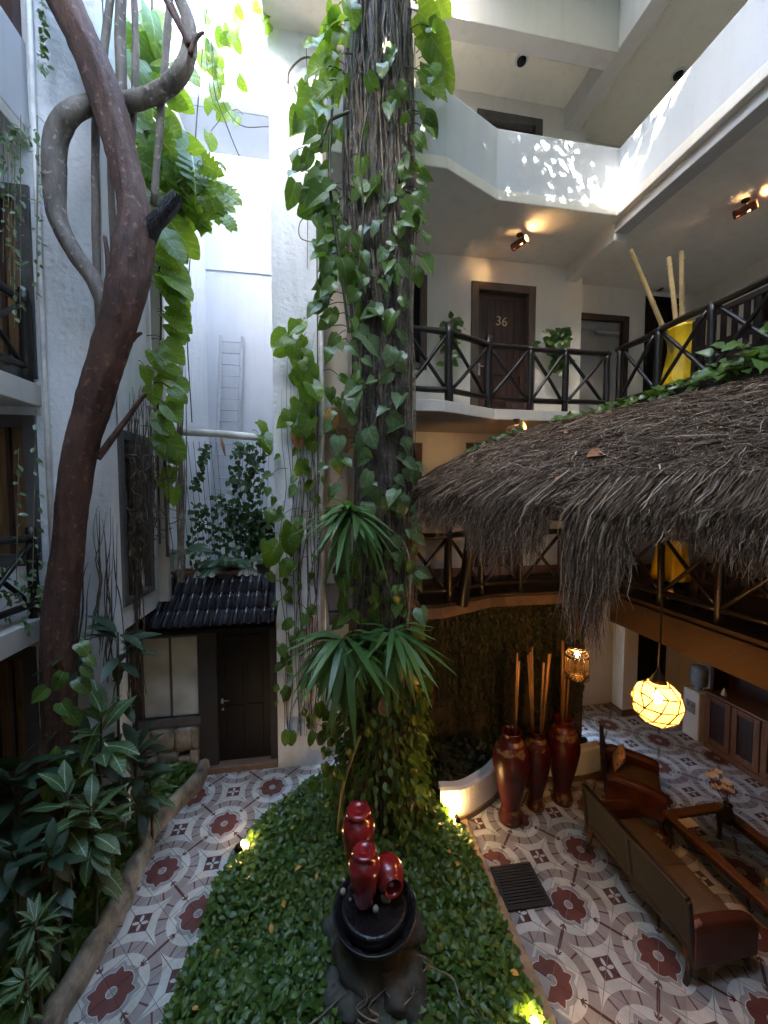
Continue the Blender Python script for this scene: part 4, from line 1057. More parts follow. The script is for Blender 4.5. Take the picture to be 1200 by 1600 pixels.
struct('planter_soil', MB().prism([(1.66, 5.06), (1.95, 5.05), (2.4, 5.25), (2.75, 5.47), (3.3, 5.55), (4.0, 5.47), (4.44, 5.5), (4.44, 6.2), (.5, 6.2), (.5, 5.9), (1.2, 5.62)], -.1, .36), M['soil'])
# floor mat of dark slats
fm = thing('floor_grate', 'dark slatted grate mat lying on the patio tiles', 'mat', (2.26, 3.95, 0), rz=R(-2))
gx, gy = .26, .25
fr = MB(); fr.box(-gx, gx, -gy, -gy + .03, .004, .03); fr.box(-gx, gx, gy - .03, gy, .004, .03); fr.box(-gx, -gx + .03, -gy + .03, gy - .03, .004, .03); fr.box(gx - .03, gx, -gy + .03, gy - .03, .004, .03)
fr.build('frame', M['mat'], fm, local=True, bev=.004)
for i in range(13):
    y = -gy + .045 + i * (2 * gy - .09) / 12; MB().box(-gx + .03, gx - .03, y - .012, y + .012, .006, .026).build('slat', M['mat'], fm, local=True, bev=.003)
MB().box(-gx + .03, gx - .03, -gy + .03, gy - .03, .002, .005).build('backing', M['dark'], fm, local=True)

# ------------------------------------------------------------------ seating
def seat(name, label, cat, loc, rz, L, panels, group=None):
    t = thing(name, label, cat, loc, rz, group); hl = L / 2
    K = dict(local=True)
    bt_, bk = .86, -.06                                     # back height, rake
    fr = MB()
    for x in (-hl, hl): fr.bar((x, .04, .1), (x, bk, bt_), .05, .05, up=(0, 1, 0))
    fr.bar((-hl, bk, bt_), (hl, bk, bt_), .06, .05); fr.bar((-hl, .02, .34), (hl, .02, .34), .05, .06)
    for i in range(1, panels): x = -hl + L * i / panels; fr.bar((x, .02, .34), (x, bk, bt_), .045, .04, up=(0, 1, 0))
    fr.build('back_frame', M['log2'], t, bev=.01, **K)
    w = L / panels
    for i in range(panels):
        xa, xb = -hl + i * w + .025, -hl + (i + 1) * w - .025
        q = MB(); q.add([(xa, .005, .37), (xb, .005, .37), (xb, bk - .0, bt_ - .03), (xa, bk, bt_ - .03), (xa, .03, .37), (xb, .03, .37), (xb, bk + .025, bt_ - .03), (xa, bk + .025, bt_ - .03)], [(0, 1, 2, 3), (7, 6, 5, 4), (0, 4, 5, 1), (1, 5, 6, 2), (2, 6, 7, 3), (3, 7, 4, 0)])
        q.build('back_panel', M['cane'], t, **K)
    MB().box(-hl + .03, hl - .03, .05, .66, .26, .36).build('seat_frame', M['log2'], t, bev=.02, **K)
    for i in range(panels):
        w_ = (L - .16) / panels; xa = -hl + .08 + i * w_; cs = MB(); nn_ = 9
        for a_ in range(nn_):
            for b_ in range(nn_):
                u_, v_ = a_ / (nn_ - 1) * 2 - 1, b_ / (nn_ - 1) * 2 - 1; cs.v.append((xa + (u_ + 1) / 2 * w_ * .985, .06 + (v_ + 1) / 2 * .62, .4 + .075 * (1 - u_ ** 6) * (1 - v_ ** 6) + .012 * noise.noise(Vector((u_ * 2 + i, v_ * 2, 0)))))
        for a_ in range(nn_ - 1):
            for b_ in range(nn_ - 1): q_ = a_ * nn_ + b_; cs.f.append((q_, q_ + nn_, q_ + nn_ + 1, q_ + 1)); cs.m.append(0)
        cs.box(xa, xa + w_ * .985, .06, .68, .36, .4); cs.build('seat_cushion', M['cushion_seat'], t, smooth=True, **K)
    for s_ in (-1, 1):
        x = s_ * (hl - .03)
        a = MB()
        secs = [(0.0, .6), (.1, .63), (.3, .62), (.5, .6), (.62, .58), (.7, .54)]
        for y, z in secs:
            for dx, dz in ((-.07, .22 - z), (-.07, -.06), (-.045, -.012), (0, 0), (.045, -.012), (.07, -.06), (.07, .22 - z)): a.v.append((x + dx, y, z + dz))
        n = 7
        for i in range(len(secs) - 1):
            for j in range(n): a.f.append((i * n + j, i * n + (j + 1) % n, (i + 1) * n + (j + 1) % n, (i + 1) * n + j)); a.m.append(0)
        a.f += [tuple(range(n))[::-1], tuple((len(secs) - 1) * n + j for j in range(n))]; a.m += [0, 0]
        a.build('arm', M['leather'], t, smooth=False, bev=.012, recalc=True, **K)
        for y, dy in ((.03, -.05), (.64, .06)):
            MB().tube([(x, y, .26), (x, y + dy * .2, .12), (x, y + dy, 0.0)], [.04, .03, .024], 8).build('leg', M['log2'], t, smooth=True, **K)
    return t
seat('sofa', 'dark wood settee seen from behind with two woven back panels', 'sofa', (3.36, 3.55, 0), R(-90), 1.42, 2)
seat('armchair', 'brown leather armchair with cane back holding a floral cushion', 'armchair', (4.22, 4.98, 0), R(-128), .78, 1, 'brown leather armchairs')
seat('armchair', 'brown leather armchair cut off by the bottom right corner', 'armchair', (4.66, 1.92, 0), R(25), .8, 1, 'brown leather armchairs')
cu = MB(); n = 9
for i in range(n):
    for j in range(n):
        u_, v_ = i / (n - 1) * 2 - 1, j / (n - 1) * 2 - 1; th = .06 * (1 - u_ ** 4) * (1 - v_ ** 4)
        cu.v.append((u_ * .17 * (1 - .08 * v_ * v_), -th, v_ * .17 * (1 - .08 * u_ * u_)))
for i in range(n):
    for j in range(n):
        u_, v_ = i / (n - 1) * 2 - 1, j / (n - 1) * 2 - 1; th = .06 * (1 - u_ ** 4) * (1 - v_ ** 4)
        cu.v.append((u_ * .17 * (1 - .08 * v_ * v_), th + .001, v_ * .17 * (1 - .08 * u_ * u_)))
for i in range(n - 1):
    for j in range(n - 1): a = i * n + j; cu.f += [(a, a + n, a + n + 1, a + 1), (n * n + a, n * n + a + 1, n * n + a + n + 1, n * n + a + n)]
cu.m = [0] * len(cu.f)
def floral():
    m, nt, b = newmat('floral cushion cloth'); v = tex(nt, 'Voronoi', 22, 'Object'); n_ = tex(nt, 'Noise', 14, 'Object', Detail=3)
    c = mixc(nt, ramp(nt, v.outputs[0], [(.3, 1), (.42, 0)]), (.55, .42, .28), mixc(nt, ramp(nt, n_.outputs[0], [(.45, 0), (.5, 1)]), (.3, .05, .03), (.5, .22, .1)))
    nt.links.new(c, b.inputs['Base Color']); setp(b, Roughness=.85); return m
co = cu.build('cushion', floral(), smooth=True); co.location = (4.4, 4.93, .63); co.rotation_euler = (R(-22), R(8), R(-128)); tag(co, 'small floral cushion leaning in the cane back armchair', 'cushion')
# coffee table
ct = thing('coffee_table', 'long dark wood coffee table with glass top and curved legs', 'table', (4.8, 3.4, 0))
x0, x1, y0, y1, zt = 4.36, 5.25, 2.45, 4.15, .47
f = MB(); f.box(x0, x0 + .12, y0, y1, zt - .05, zt); f.box(x1 - .12, x1, y0, y1, zt - .05, zt); f.box(x0 + .12, x1 - .12, y0, y0 + .12, zt - .05, zt); f.box(x0 + .12, x1 - .12, y1 - .12, y1, zt - .05, zt)
f.build('top_frame', M['cab'], ct, bev=.012); f = MB()
f.box(x0 + .05, x0 + .08, y0 + .08, y1 - .08, zt - .13, zt - .05); f.box(x1 - .08, x1 - .05, y0 + .08, y1 - .08, zt - .13, zt - .05); f.build('apron', M['cab'], ct)
MB().box(x0 + .12, x1 - .12, y0 + .12, y1 - .12, zt - .022, zt - .012).build('glass_top', M['glass'], ct)
for x, sx in ((x0 + .07, -1), (x1 - .07, 1)):
    for y, sy in ((y0 + .07, -1), (y1 - .07, 1)):
        MB().tube(spline([(x, y, zt - .05), (x + .02 * sx, y + .02 * sy, zt - .15), (x - .01 * sx, y - .01 * sy, .12), (x + .03 * sx, y + .03 * sy, 0)], 5), [.045, .05, .03, .022, .032], 9).build('leg', M['log2'], ct, smooth=True)
gb_ = Vector((4.62, 3.0, zt)); t = thing('glass_bowl', 'cut glass bowl on the near end of the coffee table', 'bowl', gb_)
MB().lathe([(.04, 0), (.05, .01), (.13, .06), (.14, .075), (.12, .065), (.04, .02)], 16, gb_, cap=False).build('bowl', plain('amber cut glass', (.4, .22, .08), .08, var=.3, coat=.6), t)
MB().lathe([(.03, .02), (.03, .07), (.001, .075)], 12, gb_).build('candle', M['petal'], t)
tag(MB().box(4.42, 4.6, 3.86, 3.98, zt + .001, zt + .012).build('booklet', M['paper']), 'pale booklet lying on the far end of the coffee table', 'booklet')
fv = Vector((5.0, 3.85, zt)); t = thing('flower_vase', 'dark vase of white flowers standing on the coffee table', 'vase', fv)
MB().lathe([(.05, 0), (.06, .02), (.075, .12), (.04, .2), (.05, .24)], 16, fv).build('vase', M['black'], t, smooth=True)
for i in range(9):
    a = rnd.uniform(0, 6.28); q = fv + Vector((math.cos(a) * rnd.uniform(.02, .16) - .07, math.sin(a) * rnd.uniform(.02, .14) + .07, rnd.uniform(.4, .58)))
    MB().tube([fv + Vector((0, 0, .2)), q], .004, 4).build('stem', M['twig'], t)
    fl_ = MB()
    for j in range(6):
        b = j * 1.047 + rnd.random(); dv = Vector((math.cos(b), math.sin(b), .35)); x_ = Vector((-math.sin(b), math.cos(b), 0)) * .03
        fl_.add([q, q + dv * .03 + x_, q + dv * .06, q + dv * .03 - x_], [(0, 1, 2, 3)])
    fl_.build('flower', M['petal'], t)
# cabinet with dispenser
cb_ = thing('sideboard', 'long dark wood sideboard with framed panels against the right wall', 'sideboard', (6.9, 4.6, 0))
cx0, cx1, cy0, cy1, cz = 6.82, 7.3, 2.6, 5.72, 1.06
MB().box(cx0 + .04, cx1, cy0, cy1, .1, cz - .04).build('carcass', M['cab'], cb_); MB().box(cx0 - .02, cx1, cy0 - .02, cy1 + .02, cz - .04, cz).build('counter', M['cab'], cb_, bev=.01); MB().box(cx0 + .02, cx1, cy0, cy1, 0, .1).build('plinth', M['cab'], cb_)
nd = 7; dw = (cy1 - cy0) / nd
for i in range(nd):
    ya, yb = cy0 + i * dw + .01, cy0 + (i + 1) * dw - .01
    f = MB(); f.box(cx0, cx0 + .035, ya, ya + .09, .14, cz - .06); f.box(cx0, cx0 + .035, yb - .09, yb, .14, cz - .06); f.box(cx0, cx0 + .035, ya + .09, yb - .09, .14, .23); f.box(cx0, cx0 + .035, ya + .09, yb - .09, cz - .15, cz - .06)
    d_ = f.build('cabinet_door', M['cab'], cb_, bev=.006); MB().box(cx0 + .02, cx0 + .03, ya + .09, yb - .09, .23, cz - .15).build('panel', M['cabdark'], d_)
MB().box(cx1 - .05, cx1, cy0, cy1, cz, 2.3).build('backboard', M['cabdark'], cb_); MB().box(cx0 + .1, cx1 - .05, cy1 - .06, cy1, cz, 2.3).build('side_board', M['cabdark'], cb_)
t = Vector((6.95, 5.5, cz)); tag(MB().lathe([(.045, 0), (.03, .06), (.004, .13)], 12, t).build('paper_cone', M['petal'], smooth=True), 'tiny white cone standing on the sideboard', 'ornament')
wd = thing('water_dispenser', 'white water dispenser with a blue bottle beside the sideboard', 'water dispenser', (6.95, 5.98, 0))
MB().box(6.8, 7.12, 5.8, 6.12, .02, .93).build('body', M['plastic'], wd, bev=.03); MB().box(6.79, 6.81, 5.87, 6.05, .5, .72).build('recess', plain('grey tap recess', (.25, .22, .2), .5), wd)
MB().lathe([(.05, .93), (.05, .97), (.13, 1.03), (.135, 1.12), (.13, 1.15), (.135, 1.2), (.135, 1.33), (.11, 1.37)], 20, (6.96, 5.96, 0)).build('bottle', M['water'], wd, smooth=True)
for zz in (.62, .62): pass
for yy in (5.91, 6.0): MB().bar((6.785, yy, .68), (6.785, yy, .62), .02).build('tap', M['brown_edge'], wd)

# ------------------------------------------------------------------ benches and yellow vases on the galleries
def bench(label, x, y, z):
    t = thing('slatted_bench', label, 'bench', (x, y, z), R(180), group='slatted gallery benches'); L = 1.35
    for yy in (-L / 2, L / 2):
        MB().box(-.03, .03, yy - .03, yy + .03, 0, .98).build('leg', M['log2'], t, local=True, bev=.006); MB().box(-.55, -.49, yy - .03, yy + .03, 0, .62).build('leg', M['log2'], t, local=True, bev=.006)
        MB().box(-.58, .0, yy - .035, yy + .035, .6, .64).build('arm', M['log2'], t, local=True, bev=.006)
    for z_ in (.94, .55): MB().box(-.025, .02, -L / 2, L / 2, z_, z_ + .07).build('rail', M['log2'], t, local=True, bev=.006)
    MB().box(-.56, 0, -L / 2, L / 2, .38, .44).build('seat', M['log2'], t, local=True, bev=.008)
    for i in range(10): yy = -L / 2 + .09 + i * (L - .18) / 9; MB().box(-.015, .012, yy - .028, yy + .028, .44, .94).build('slat', M['log2'], t, local=True)
    return t
bench('dark slatted bench seen from behind through the second floor railing', 4.86, 3.72, F2); bench('dark slatted bench seen from behind through the first floor railing', 4.9, 3.6, F1)
def yvase(lab, x, y, z, bamboo):
    st = MB().lathe([(.2, 0), (.22, .02), (.22, .3), (.24, .33)], 20, (x, y, z)); tag(st.build('black_stand', M['black'], smooth=False), lab[1], 'stand', 'black vase stands')
    t = thing('yellow_vase', lab[0], 'vase', (x, y, z + .33), group='yellow gallery vases')
    n = 40; prof = [(.24, 0), (.235, .1), (.2, .3), (.17, .5), (.18, .62), (.23, .74), (.25, .78), (.235, .78), (.16, .6), (.15, .3)]
    b_ = MB()
    for r_, zz in prof:
        for j in range(n): a = 2 * math.pi * j / n; q = r_ * (1 + .055 * math.cos(11 * a)); b_.v.append((x + q * math.cos(a), y + q * math.sin(a), z + .33 + zz))
    for i in range(len(prof) - 1):
        for j in range(n): b_.f.append((i * n + j, i * n + (j + 1) % n, (i + 1) * n + (j + 1) % n, (i + 1) * n + j)); b_.m.append(0)
    b_.build('fluted_body', M['yellow'], t, smooth=True)
    for tp, l2 in bamboo:
        a = Vector((x, y, z + .5)); a += (tp - a) * .05; d = tp - a; kk = 5
        m_ = MB(); rr_ = .034
        m_.tube([a, tp], [rr_, rr_ * .8], 10)
        for i in range(1, kk + 1): q = a + d * (i / (kk + .4)); m_.tube([q - d.normalized() * .008, q + d.normalized() * .008], rr_ * 1.12, 10)
        tag(m_.build('bamboo_cane', M['bamboo']), l2, 'cane', 'bamboo canes in the yellow vase')
V2 = (5.02, 4.72)
yvase(('bright yellow fluted vase behind the second floor railing', 'black stand under the bright yellow vase on the second floor'), *V2, F2 - .08, [(at(985, 390, 4.75), 'bamboo cane leaning left in the yellow vase'), (at(1045, 402, 4.8), 'middle upright bamboo cane in the yellow vase'), (at(1065, 392, 4.6), 'right hand bamboo cane in the yellow vase')])
yvase(('yellow vase in the shadow behind the first floor railing', 'black stand under the shadowed first floor vase'), 5.02, 4.78, F1 - .02, [])

# ------------------------------------------------------------------ jar fountain on rocks
fx, fy, fz = .47, 3.38, .62
rk = [(0, 0, .3, .36), (.2, -.24, .2, .28), (-.22, -.22, .18, .27), (.02, -.42, .1, .26), (-.22, .18, .2, .28), (.24, .16, .2, .28), (0, .2, .26, .3), (-.48, -.1, .06, .2), (.46, -.3, .05, .19), (-.25, -.6, .03, .19), (.27, -.66, .02, .18)]
RKL = ['largest dark mossy rock carrying the fountain bowl', 'dark rock under the front right of the fountain bowl', 'dark rock under the front left of the fountain bowl', 'dark rock in front of the middle of the fountain bowl', 'dark rock behind the left side of the fountain bowl', 'dark rock behind the right side of the fountain bowl', 'dark rock directly behind the fountain bowl', 'small dark rock left of the fountain among the leaves', 'small dark rock right of the fountain among the leaves', 'small low rock left below the fountain near the picture bottom', 'small low rock right below the fountain near the picture bottom']
for i, (dx, dy, zz, r_) in enumerate(rk):
    bm = bmesh.new(); bmesh.ops.create_icosphere(bm, subdivisions=4, radius=1)
    for v in bm.verts:
        q = v.co.copy(); k_ = 1 + .34 * noise.noise(q * 1.4 + Vector((i * 5, 0, 0))) - .16 * abs(noise.noise(q * 3 + Vector((0, i, 0)))) + .07 * noise.noise(q * 8 + Vector((0, i, 0)))
        v.co = Vector((q.x * r_ * k_, q.y * r_ * k_, q.z * r_ * .72 * k_))
    me = bpy.data.meshes.new('rock'); bm.to_mesh(me); bm.free(); me.materials.append(M['rock']); me.polygons.foreach_set('use_smooth', [True] * len(me.polygons))
    o = bpy.data.objects.new('rock', me); COL.objects.link(o); o.location = (fx + dx, fy + dy, zz); tag(o, RKL[i], 'rock', 'rocks under the jar fountain')
bw = thing('fountain_bowl', 'round black glazed bowl on rocks holding three red jars', 'bowl', (fx, fy, fz - .1))
MB().lathe([(.24, -.03), (.33, -.02), (.375, .03), (.385, .07), (.395, .1), (.375, .1), (.35, .04), (.33, .02)], 40, (fx, fy, fz), cap=False).build('bowl', M['black'], bw, smooth=True)
MB().lathe([(.001, .0), (.1, .0), (.29, .0), (.31, .02), (.31, .09), (.295, .11), (.27, .1), (.001, .1)], 36, (fx, fy + .04, fz), cap=False).build('inner_dish', plain('wet black gravel', (.012, .012, .013), .18, var=.4, sc=30, bs=.8, bsc=50), bw, smooth=True)
fzt = fz + .1
JP = [(.0, 0), (.5, 0), (.62, .1), (.85, .4), (1, .68), (.97, .78), (.75, .86), (.5, .885), (.46, .9), (.72, .92), (.76, .95), (.7, .985), (.4, .99), (.36, .97), (.2, .968), (.15, .975), (.0, .975)]
def jar(lab, x, y, H, r, z=fzt):
    t = thing('red_jar', lab, 'jar', (x, y, z), group='red fountain jars')
    MB().lathe([(q * r, w * H) for q, w in JP[:9]], 32, (x, y, z), cap=False).build('body', M['red'], t, smooth=True)
    MB().lathe([(q * r, w * H + .0) for q, w in JP[8:]], 32, (x, y, z), cap=False).build('lid', M['red'], t, smooth=True)
jt = at(560, 1262, 3.68); jar('tallest red glazed jar with lid at the back of the fountain bowl', jt.x, 3.68, jt.z - fzt, .165)
jt = at(569, 1326, 3.42); jar('shorter red glazed jar with lid at the front of the fountain bowl', jt.x, 3.42, jt.z - fzt, .15)
jc = at(606, 1354, 3.5); ax = Vector((.12, -.75, .05)).normalized(); t = thing('tilted_jar', 'round red jar lying tipped with its open mouth showing', 'jar', (jc.x, jc.y, fzt), group='red fountain jars')
jr = .155; jc.z = fzt + .19
MB().lathe([(r_ * jr, z * jr) for r_, z in [(.0, -1.05), (.4, -1.0), (.75, -.72), (.97, -.25), (1, .1), (.9, .5), (.7, .8), (.55, .92), (.52, 1.02), (.6, 1.1), (.55, 1.12), (.44, 1.02), (.42, .8), (.3, .5), (.0, .4)]], 30, jc, ax.to_track_quat('Z', 'Y').to_matrix(), cap=False).build('body', M['red'], t, smooth=True)
for i, (px, py, r_, lab) in enumerate([(603, 1401, .05, 'lumpy pale coral stone in front of the tipped jar'), (536, 1393, .028, 'smooth cream pebble left of the front jar'), (587, 1420, .03, 'cream pebble at the front rim of the fountain dish'), (537, 1375, .018, 'small grey pebble at the left rim of the fountain dish'), (622, 1393, .018, 'small pinkish pebble at the right of the fountain dish'), (547, 1405, .014, 'tiny tan pebble beside the front jar')]):
    p = atz(px, py, fzt + .02); bm = bmesh.new(); bmesh.ops.create_icosphere(bm, subdivisions=2, radius=r_)
    for v in bm.verts: v.co *= 1 + (.45 if i == 0 else .15) * noise.noise(v.co / r_ * 1.6 + Vector((i * 3, 0, 0)))
    me = bpy.data.meshes.new('pebble'); bm.to_mesh(me); bm.free(); me.materials.append(M['white_stone']); me.polygons.foreach_set('use_smooth', [True] * len(me.polygons))
    o = bpy.data.objects.new('pebble', me); COL.objects.link(o); o.location = p; tag(o, lab, 'pebble', 'pebbles in the fountain dish')
# ------------------------------------------------------------------ leaf meshes
def lm(prof, name, mats, fold=.18, droop=.25, rib=0., wav=0.): return leaf_shape(prof, fold, droop, rib, wav).mesh(name, mats, True)
LF = {
    'pothos': [lm(pf, 'pothos_leaf', [M['pothos'], M['variegate']], f, d, .008, w) for pf, f, d, w in ((HEART, .25, .3, .1), (ROUND, .15, .5, .2), (HEART, .6, .15, .1), (ROUND, .35, .7, .15), (HEART, .1, .8, .3), (OVAL, .3, .4, .2))],
    'pale': [lm(pf, 'pale_leaf', [M['pothos_pale'], M['variegate']], f, d, .008, w) for pf, f, d, w in ((HEART, .3, .35, .1), (ROUND, .15, .5, .2), (HEART, .6, .2, .2), (OVAL, .25, .7, .2))],
    'big': [lm(pf, 'big_leaf', [M['philo'], M['variegate']], f, d, .009, w) for pf, f, d, w in ((BIGHEART, .2, .4, .12), (ROUND, .3, .3, .18), (ROUND, .15, .7, .2), (BIGHEART, .55, .3, .1))],
    'round': [lm(ROUND, 'round_leaf', [M['philo'], M['variegate']], f, d, .01, w) for f, d, w in ((.2, .35, .1), (.3, .2, .12), (.1, .5, .1))],
    'split': [lm(SPLIT, 'split_leaf', [M['philo'], M['variegate']], f, d, .016, w) for f, d, w in ((.15, .3, .1), (.25, .4, .12))],
    'strap': [lm(STRAP, 'strap_leaf', M['strap'], .25, d, 0, w) for d, w in ((.9, .5), (1.4, .8), (1.9, .6), (1.2, 1.1), (2.3, .5))],
    'dark': [lm(LANCE, 'lance_leaf', M['dark_leaf'], .2, d) for d in (.3, .5)],
    'croton': [lm(LANCE, 'veined_leaf', [M['croton'], M['rib']], .12, d, .016, .2) for d in (.3, .5)],
    'ivy': [lm(OVAL, 'ivy_leaf', M['pothos'], .25, .2)],
}
def view(p): return (EYE - Vector(p)).normalized()
def pick(kind): return rnd.choice(LF[kind])
def leafy(parent, kind, p, tip, L, nrm=None, wide=1., roll=None):
    p = Vector(p); n = nrm if nrm is not None else view(p) * .7 + Vector((rnd.uniform(-.4, .4), 0, .5 + rnd.uniform(-.3, .4)))
    return put(pick(kind), p, tip, L, parent, n, rnd.uniform(-.3, .3) if roll is None else roll, wide=wide)
def vine_leaves(parent, kind, boxes, Yf, spread=.0, stem=True):
    """boxes: (px0, px1, py0, py1, count, leaf px, tip dx range)"""
    for (a, b, c, d, n, s, dx0, dx1) in boxes:
        for i in range(n):
            py = c + (d - c) * (i + rnd.random()) / n
            p = at(rnd.uniform(a, b), py, Yf + rnd.uniform(-spread, spread)); dep = (p - EYE).dot(_F)
            L = s * rnd.uniform(.6, 1.3) / 600 * dep
            tip = Vector((rnd.uniform(dx0, dx1), rnd.uniform(-.5, .1), rnd.uniform(-.95, -.25)))
            leafy(parent, kind, p, tip, L)
            if stem and rnd.random() < .7:
                q = p + Vector((-tip.x * .25 + rnd.uniform(-.1, .1), .14, .1)); stems.tube(spline([p, (p + q) / 2 + Vector((0, 0, .04)), q], 3), .0055, 4, cap=False)

M['stub'] = bark('charred stub bark', (.03, .026, .026), (.008, .007, .008), 9, 1.2)
# ------------------------------------------------------------------ the leaning tree
tt = thing('leaning_tree', 'leaning red brown tree trunk with looping grey limb in the left bed', 'tree', (-2.95, 4.75, 0))
TY = 4.75
tp = [(86, 1420), (87, 1240), (93, 1000), (108, 850), (126, 700), (163, 570), (195, 470), (207, 400), (209, 330), (188, 230), (155, 120), (100, 0), (40, -120), (0, -300), (-20, -480)]
tr_ = [at(x, y, TY + .12 * math.sin(i * .8)) for i, (x, y) in enumerate(tp)]; tr_[0].z = 0
MB().barktube(spline(tr_, 22), [.22, .17, .165, .155, .16, .165, .185, .195, .17, .16, .175, .17, .16, .14, .1], 40, .2).build('trunk', M['bark'], tt, smooth=True)
lp = [(178, 520), (150, 445), (118, 398), (90, 340), (86, 270), (88, 215), (112, 176), (150, 162), (205, 158), (255, 140), (285, 112), (298, 70), (294, 30), (270, -30), (250, -120)]
MB().barktube(spline([at(x, y, TY + (.25 if 6 < i < 10 else .08)) for i, (x, y) in enumerate(lp)], 14), [.08, .085, .09, .095, .1, .1, .095, .095, .095, .09, .08, .075, .065, .05], 20, .2, 11.).build('limb', M['barkgrey'], tt, smooth=True)
MB().tube([at(228, 380, TY), at(242, 350, TY - .05), at(262, 325, TY - .08), at(276, 304, TY - .1)], [.085, .085, .08, .072], 10, jit=.5).build('broken_stub', M['stub'], tt, smooth=True)
for pts_, rr_ in (([(268, 5), (283, 40), (296, 72)], [.02, .03, .035]), ([(252, -10), (268, 18), (292, 60)], [.02, .028, .03]), ([(318, 50), (305, 62), (297, 85)], [.012, .025, .03]), ([(152, 716), (180, 680), (205, 645), (228, 614)], [.04, .032, .028, .02]), ([(168, 470), (170, 420), (164, 370)], [.035, .03, .02]), ([(205, 530), (212, 525), (222, 520)], [.05, .03, .015])):
    MB().tube(spline([at(x, y, TY - .02) for x, y in pts_], 5), rr_, 8, jit=.3).build('branch', M['bark'], tt, smooth=True)
for pts_, rr_ in (([(158, 540), (152, 440), (150, 330), (150, 200), (165, 60), (180, -60)], .042), ([(182, 260), (190, 150), (188, 60), (192, -60)], .055), ([(205, 240), (212, 100), (208, -60)], .035), ([(240, 320), (248, 220), (258, 100), (268, -40)], .04), ([(180, 460), (176, 350), (172, 250)], .035)):
    MB().tube(spline([at(x, y, 5.1) for x, y in pts_], 5), rr_, 9, jit=.2).build('stem', M['barkgrey'], tt, smooth=True)
# crown high above the frame: it throws the dappled shade
k = 2400
P = np.stack([nrng.uniform(-.5, 1.55, k), nrng.normal(3.0, .22, k), nrng.uniform(11.1, 13.0, k)], 1)
k2 = 560; cl_ = np.stack([nrng.uniform(1.5, 3.75, 52), np.full(52, 3.0), nrng.uniform(10.9, 12.4, 52)], 1); P2 = cl_[nrng.integers(0, 52, k2)] + nrng.normal(0, .11, (k2, 3)); P = np.concatenate([P, P2]); k += k2
k2 = 500; P2 = np.stack([nrng.uniform(-2.8, -.5, k2), nrng.normal(2.6, .4, k2), nrng.uniform(11.8, 13.4, k2)], 1); P = np.concatenate([P, P2]); k += k2
cen = np.array([[-2.0, 3, 12.2], [-.8, 3.0, 12.4], [.5, 3, 12.2], [1.6, 3, 12.5]])
o = scatter('crown', leaf_shape(OVAL[::2] + [OVAL[-1]], .2, .2), P, rand_frames(k, nrng.normal(0, 1, (k, 3)), scale=(.16, .28)), M['crown'], tt); tag(o, kind='stuff')
bm_ = MB(); top = tr_[-1]
for c in cen: bm_.tube(spline([top - Vector((0, 0, .6)), (top + Vector(c)) / 2 + Vector((0, 0, .2)), Vector(c)], 5), [.09, .05, .02], 7)
bm_.build('bough', M['bark'], tt, smooth=True)
# pothos leaves climbing its foot
stems = MB()
for px, py, dx in ((128, 1022, .9), (125, 1040, .8), (100, 1050, -.2), (75, 1075, -.5), (118, 1062, .9), (95, 1098, .5), (105, 1110, .7), (88, 1165, .1), (100, 1180, .6), (120, 1190, .9), (122, 1005, .9), (82, 1225, 0)):
    p = at(px, py, 4.5); leafy(tt, 'pothos', p, (dx, -.3, -.5), .2); stems.tube([p, p + Vector((-.05, .15, -.1))], .006, 4)
tag(stems.build('vine_stems', M['twig'], tt), kind='stuff')

# ------------------------------------------------------------------ climbing vine with very large leaves at the wall corner
cv_ = thing('climbing_vine', 'climbing vine with very large bright split leaves beside the left wall corner', 'vine', (-2.3, 6, 0))
stems = MB()
vine_leaves(cv_, 'round', [(195, 235, 10, 110, 10, 58, .0, .8), (205, 270, 95, 210, 16, 52, .1, .9), (215, 285, 190, 260, 10, 50, .1, 1), (240, 275, 330, 460, 18, 44, .5, 1), (246, 268, 460, 640, 17, 38, .7, 1), (238, 250, 640, 710, 6, 42, .7, 1)], 5.9, .2)
vine_leaves(cv_, 'split', [(225, 300, 240, 320, 12, 52, .1, 1), (270, 350, 250, 340, 20, 36, .2, 1), (205, 250, 180, 300, 6, 50, -.2, .6)], 5.9, .25)
vine_leaves(cv_, 'big', [(205, 250, 540, 620, 5, 28, -.3, .6), (205, 275, 700, 800, 5, 26, -.4, .6)], 6.05, .15)
vine_leaves(cv_, 'round', [(315, 375, 8, 90, 16, 24, -.4, .4), (325, 375, 90, 185, 13, 24, -.4, .4), (395, 425, -10, 35, 8, 20, -.5, .3), (300, 350, 200, 290, 6, 24, -.3, .4)], 6.4, .2)
for pts_, r_ in (([(262, 870), (258, 700), (270, 560), (265, 420), (250, 250), (240, 60), (235, -60)], .022), ([(250, 850), (246, 650), (252, 480), (240, 300), (225, 60), (222, -40)], .016), ([(300, 660), (292, 500), (300, 360), (306, 210), (318, 60), (330, -40)], .008), ([(330, 60), (335, 140), (352, 190), (370, 235), (382, 260)], .008), ([(330, 62), (345, 150), (375, 195), (420, 198)], .006), ([(318, 50), (330, 150), (345, 180), (330, 205)], .005), ([(350, 80), (375, 105), (400, 120)], .005)):
    stems.tube(spline([at(x, y, 6.2) for x, y in pts_], 5), r_, 5, cap=False)
tag(stems.build('stems', M['twig'], cv_, smooth=True), kind='stuff')
for px, py, d in ((392, 860, 0), (265, 745, 0)): pass
# tan corner post the vine climbs
tag(MB().box(-2.5, -2.36, 6.42, 6.54, 2.9, 9.4).build('corner_post', M['tan']), 'weathered tan corner post wrapped by roots left of the porch', 'post')

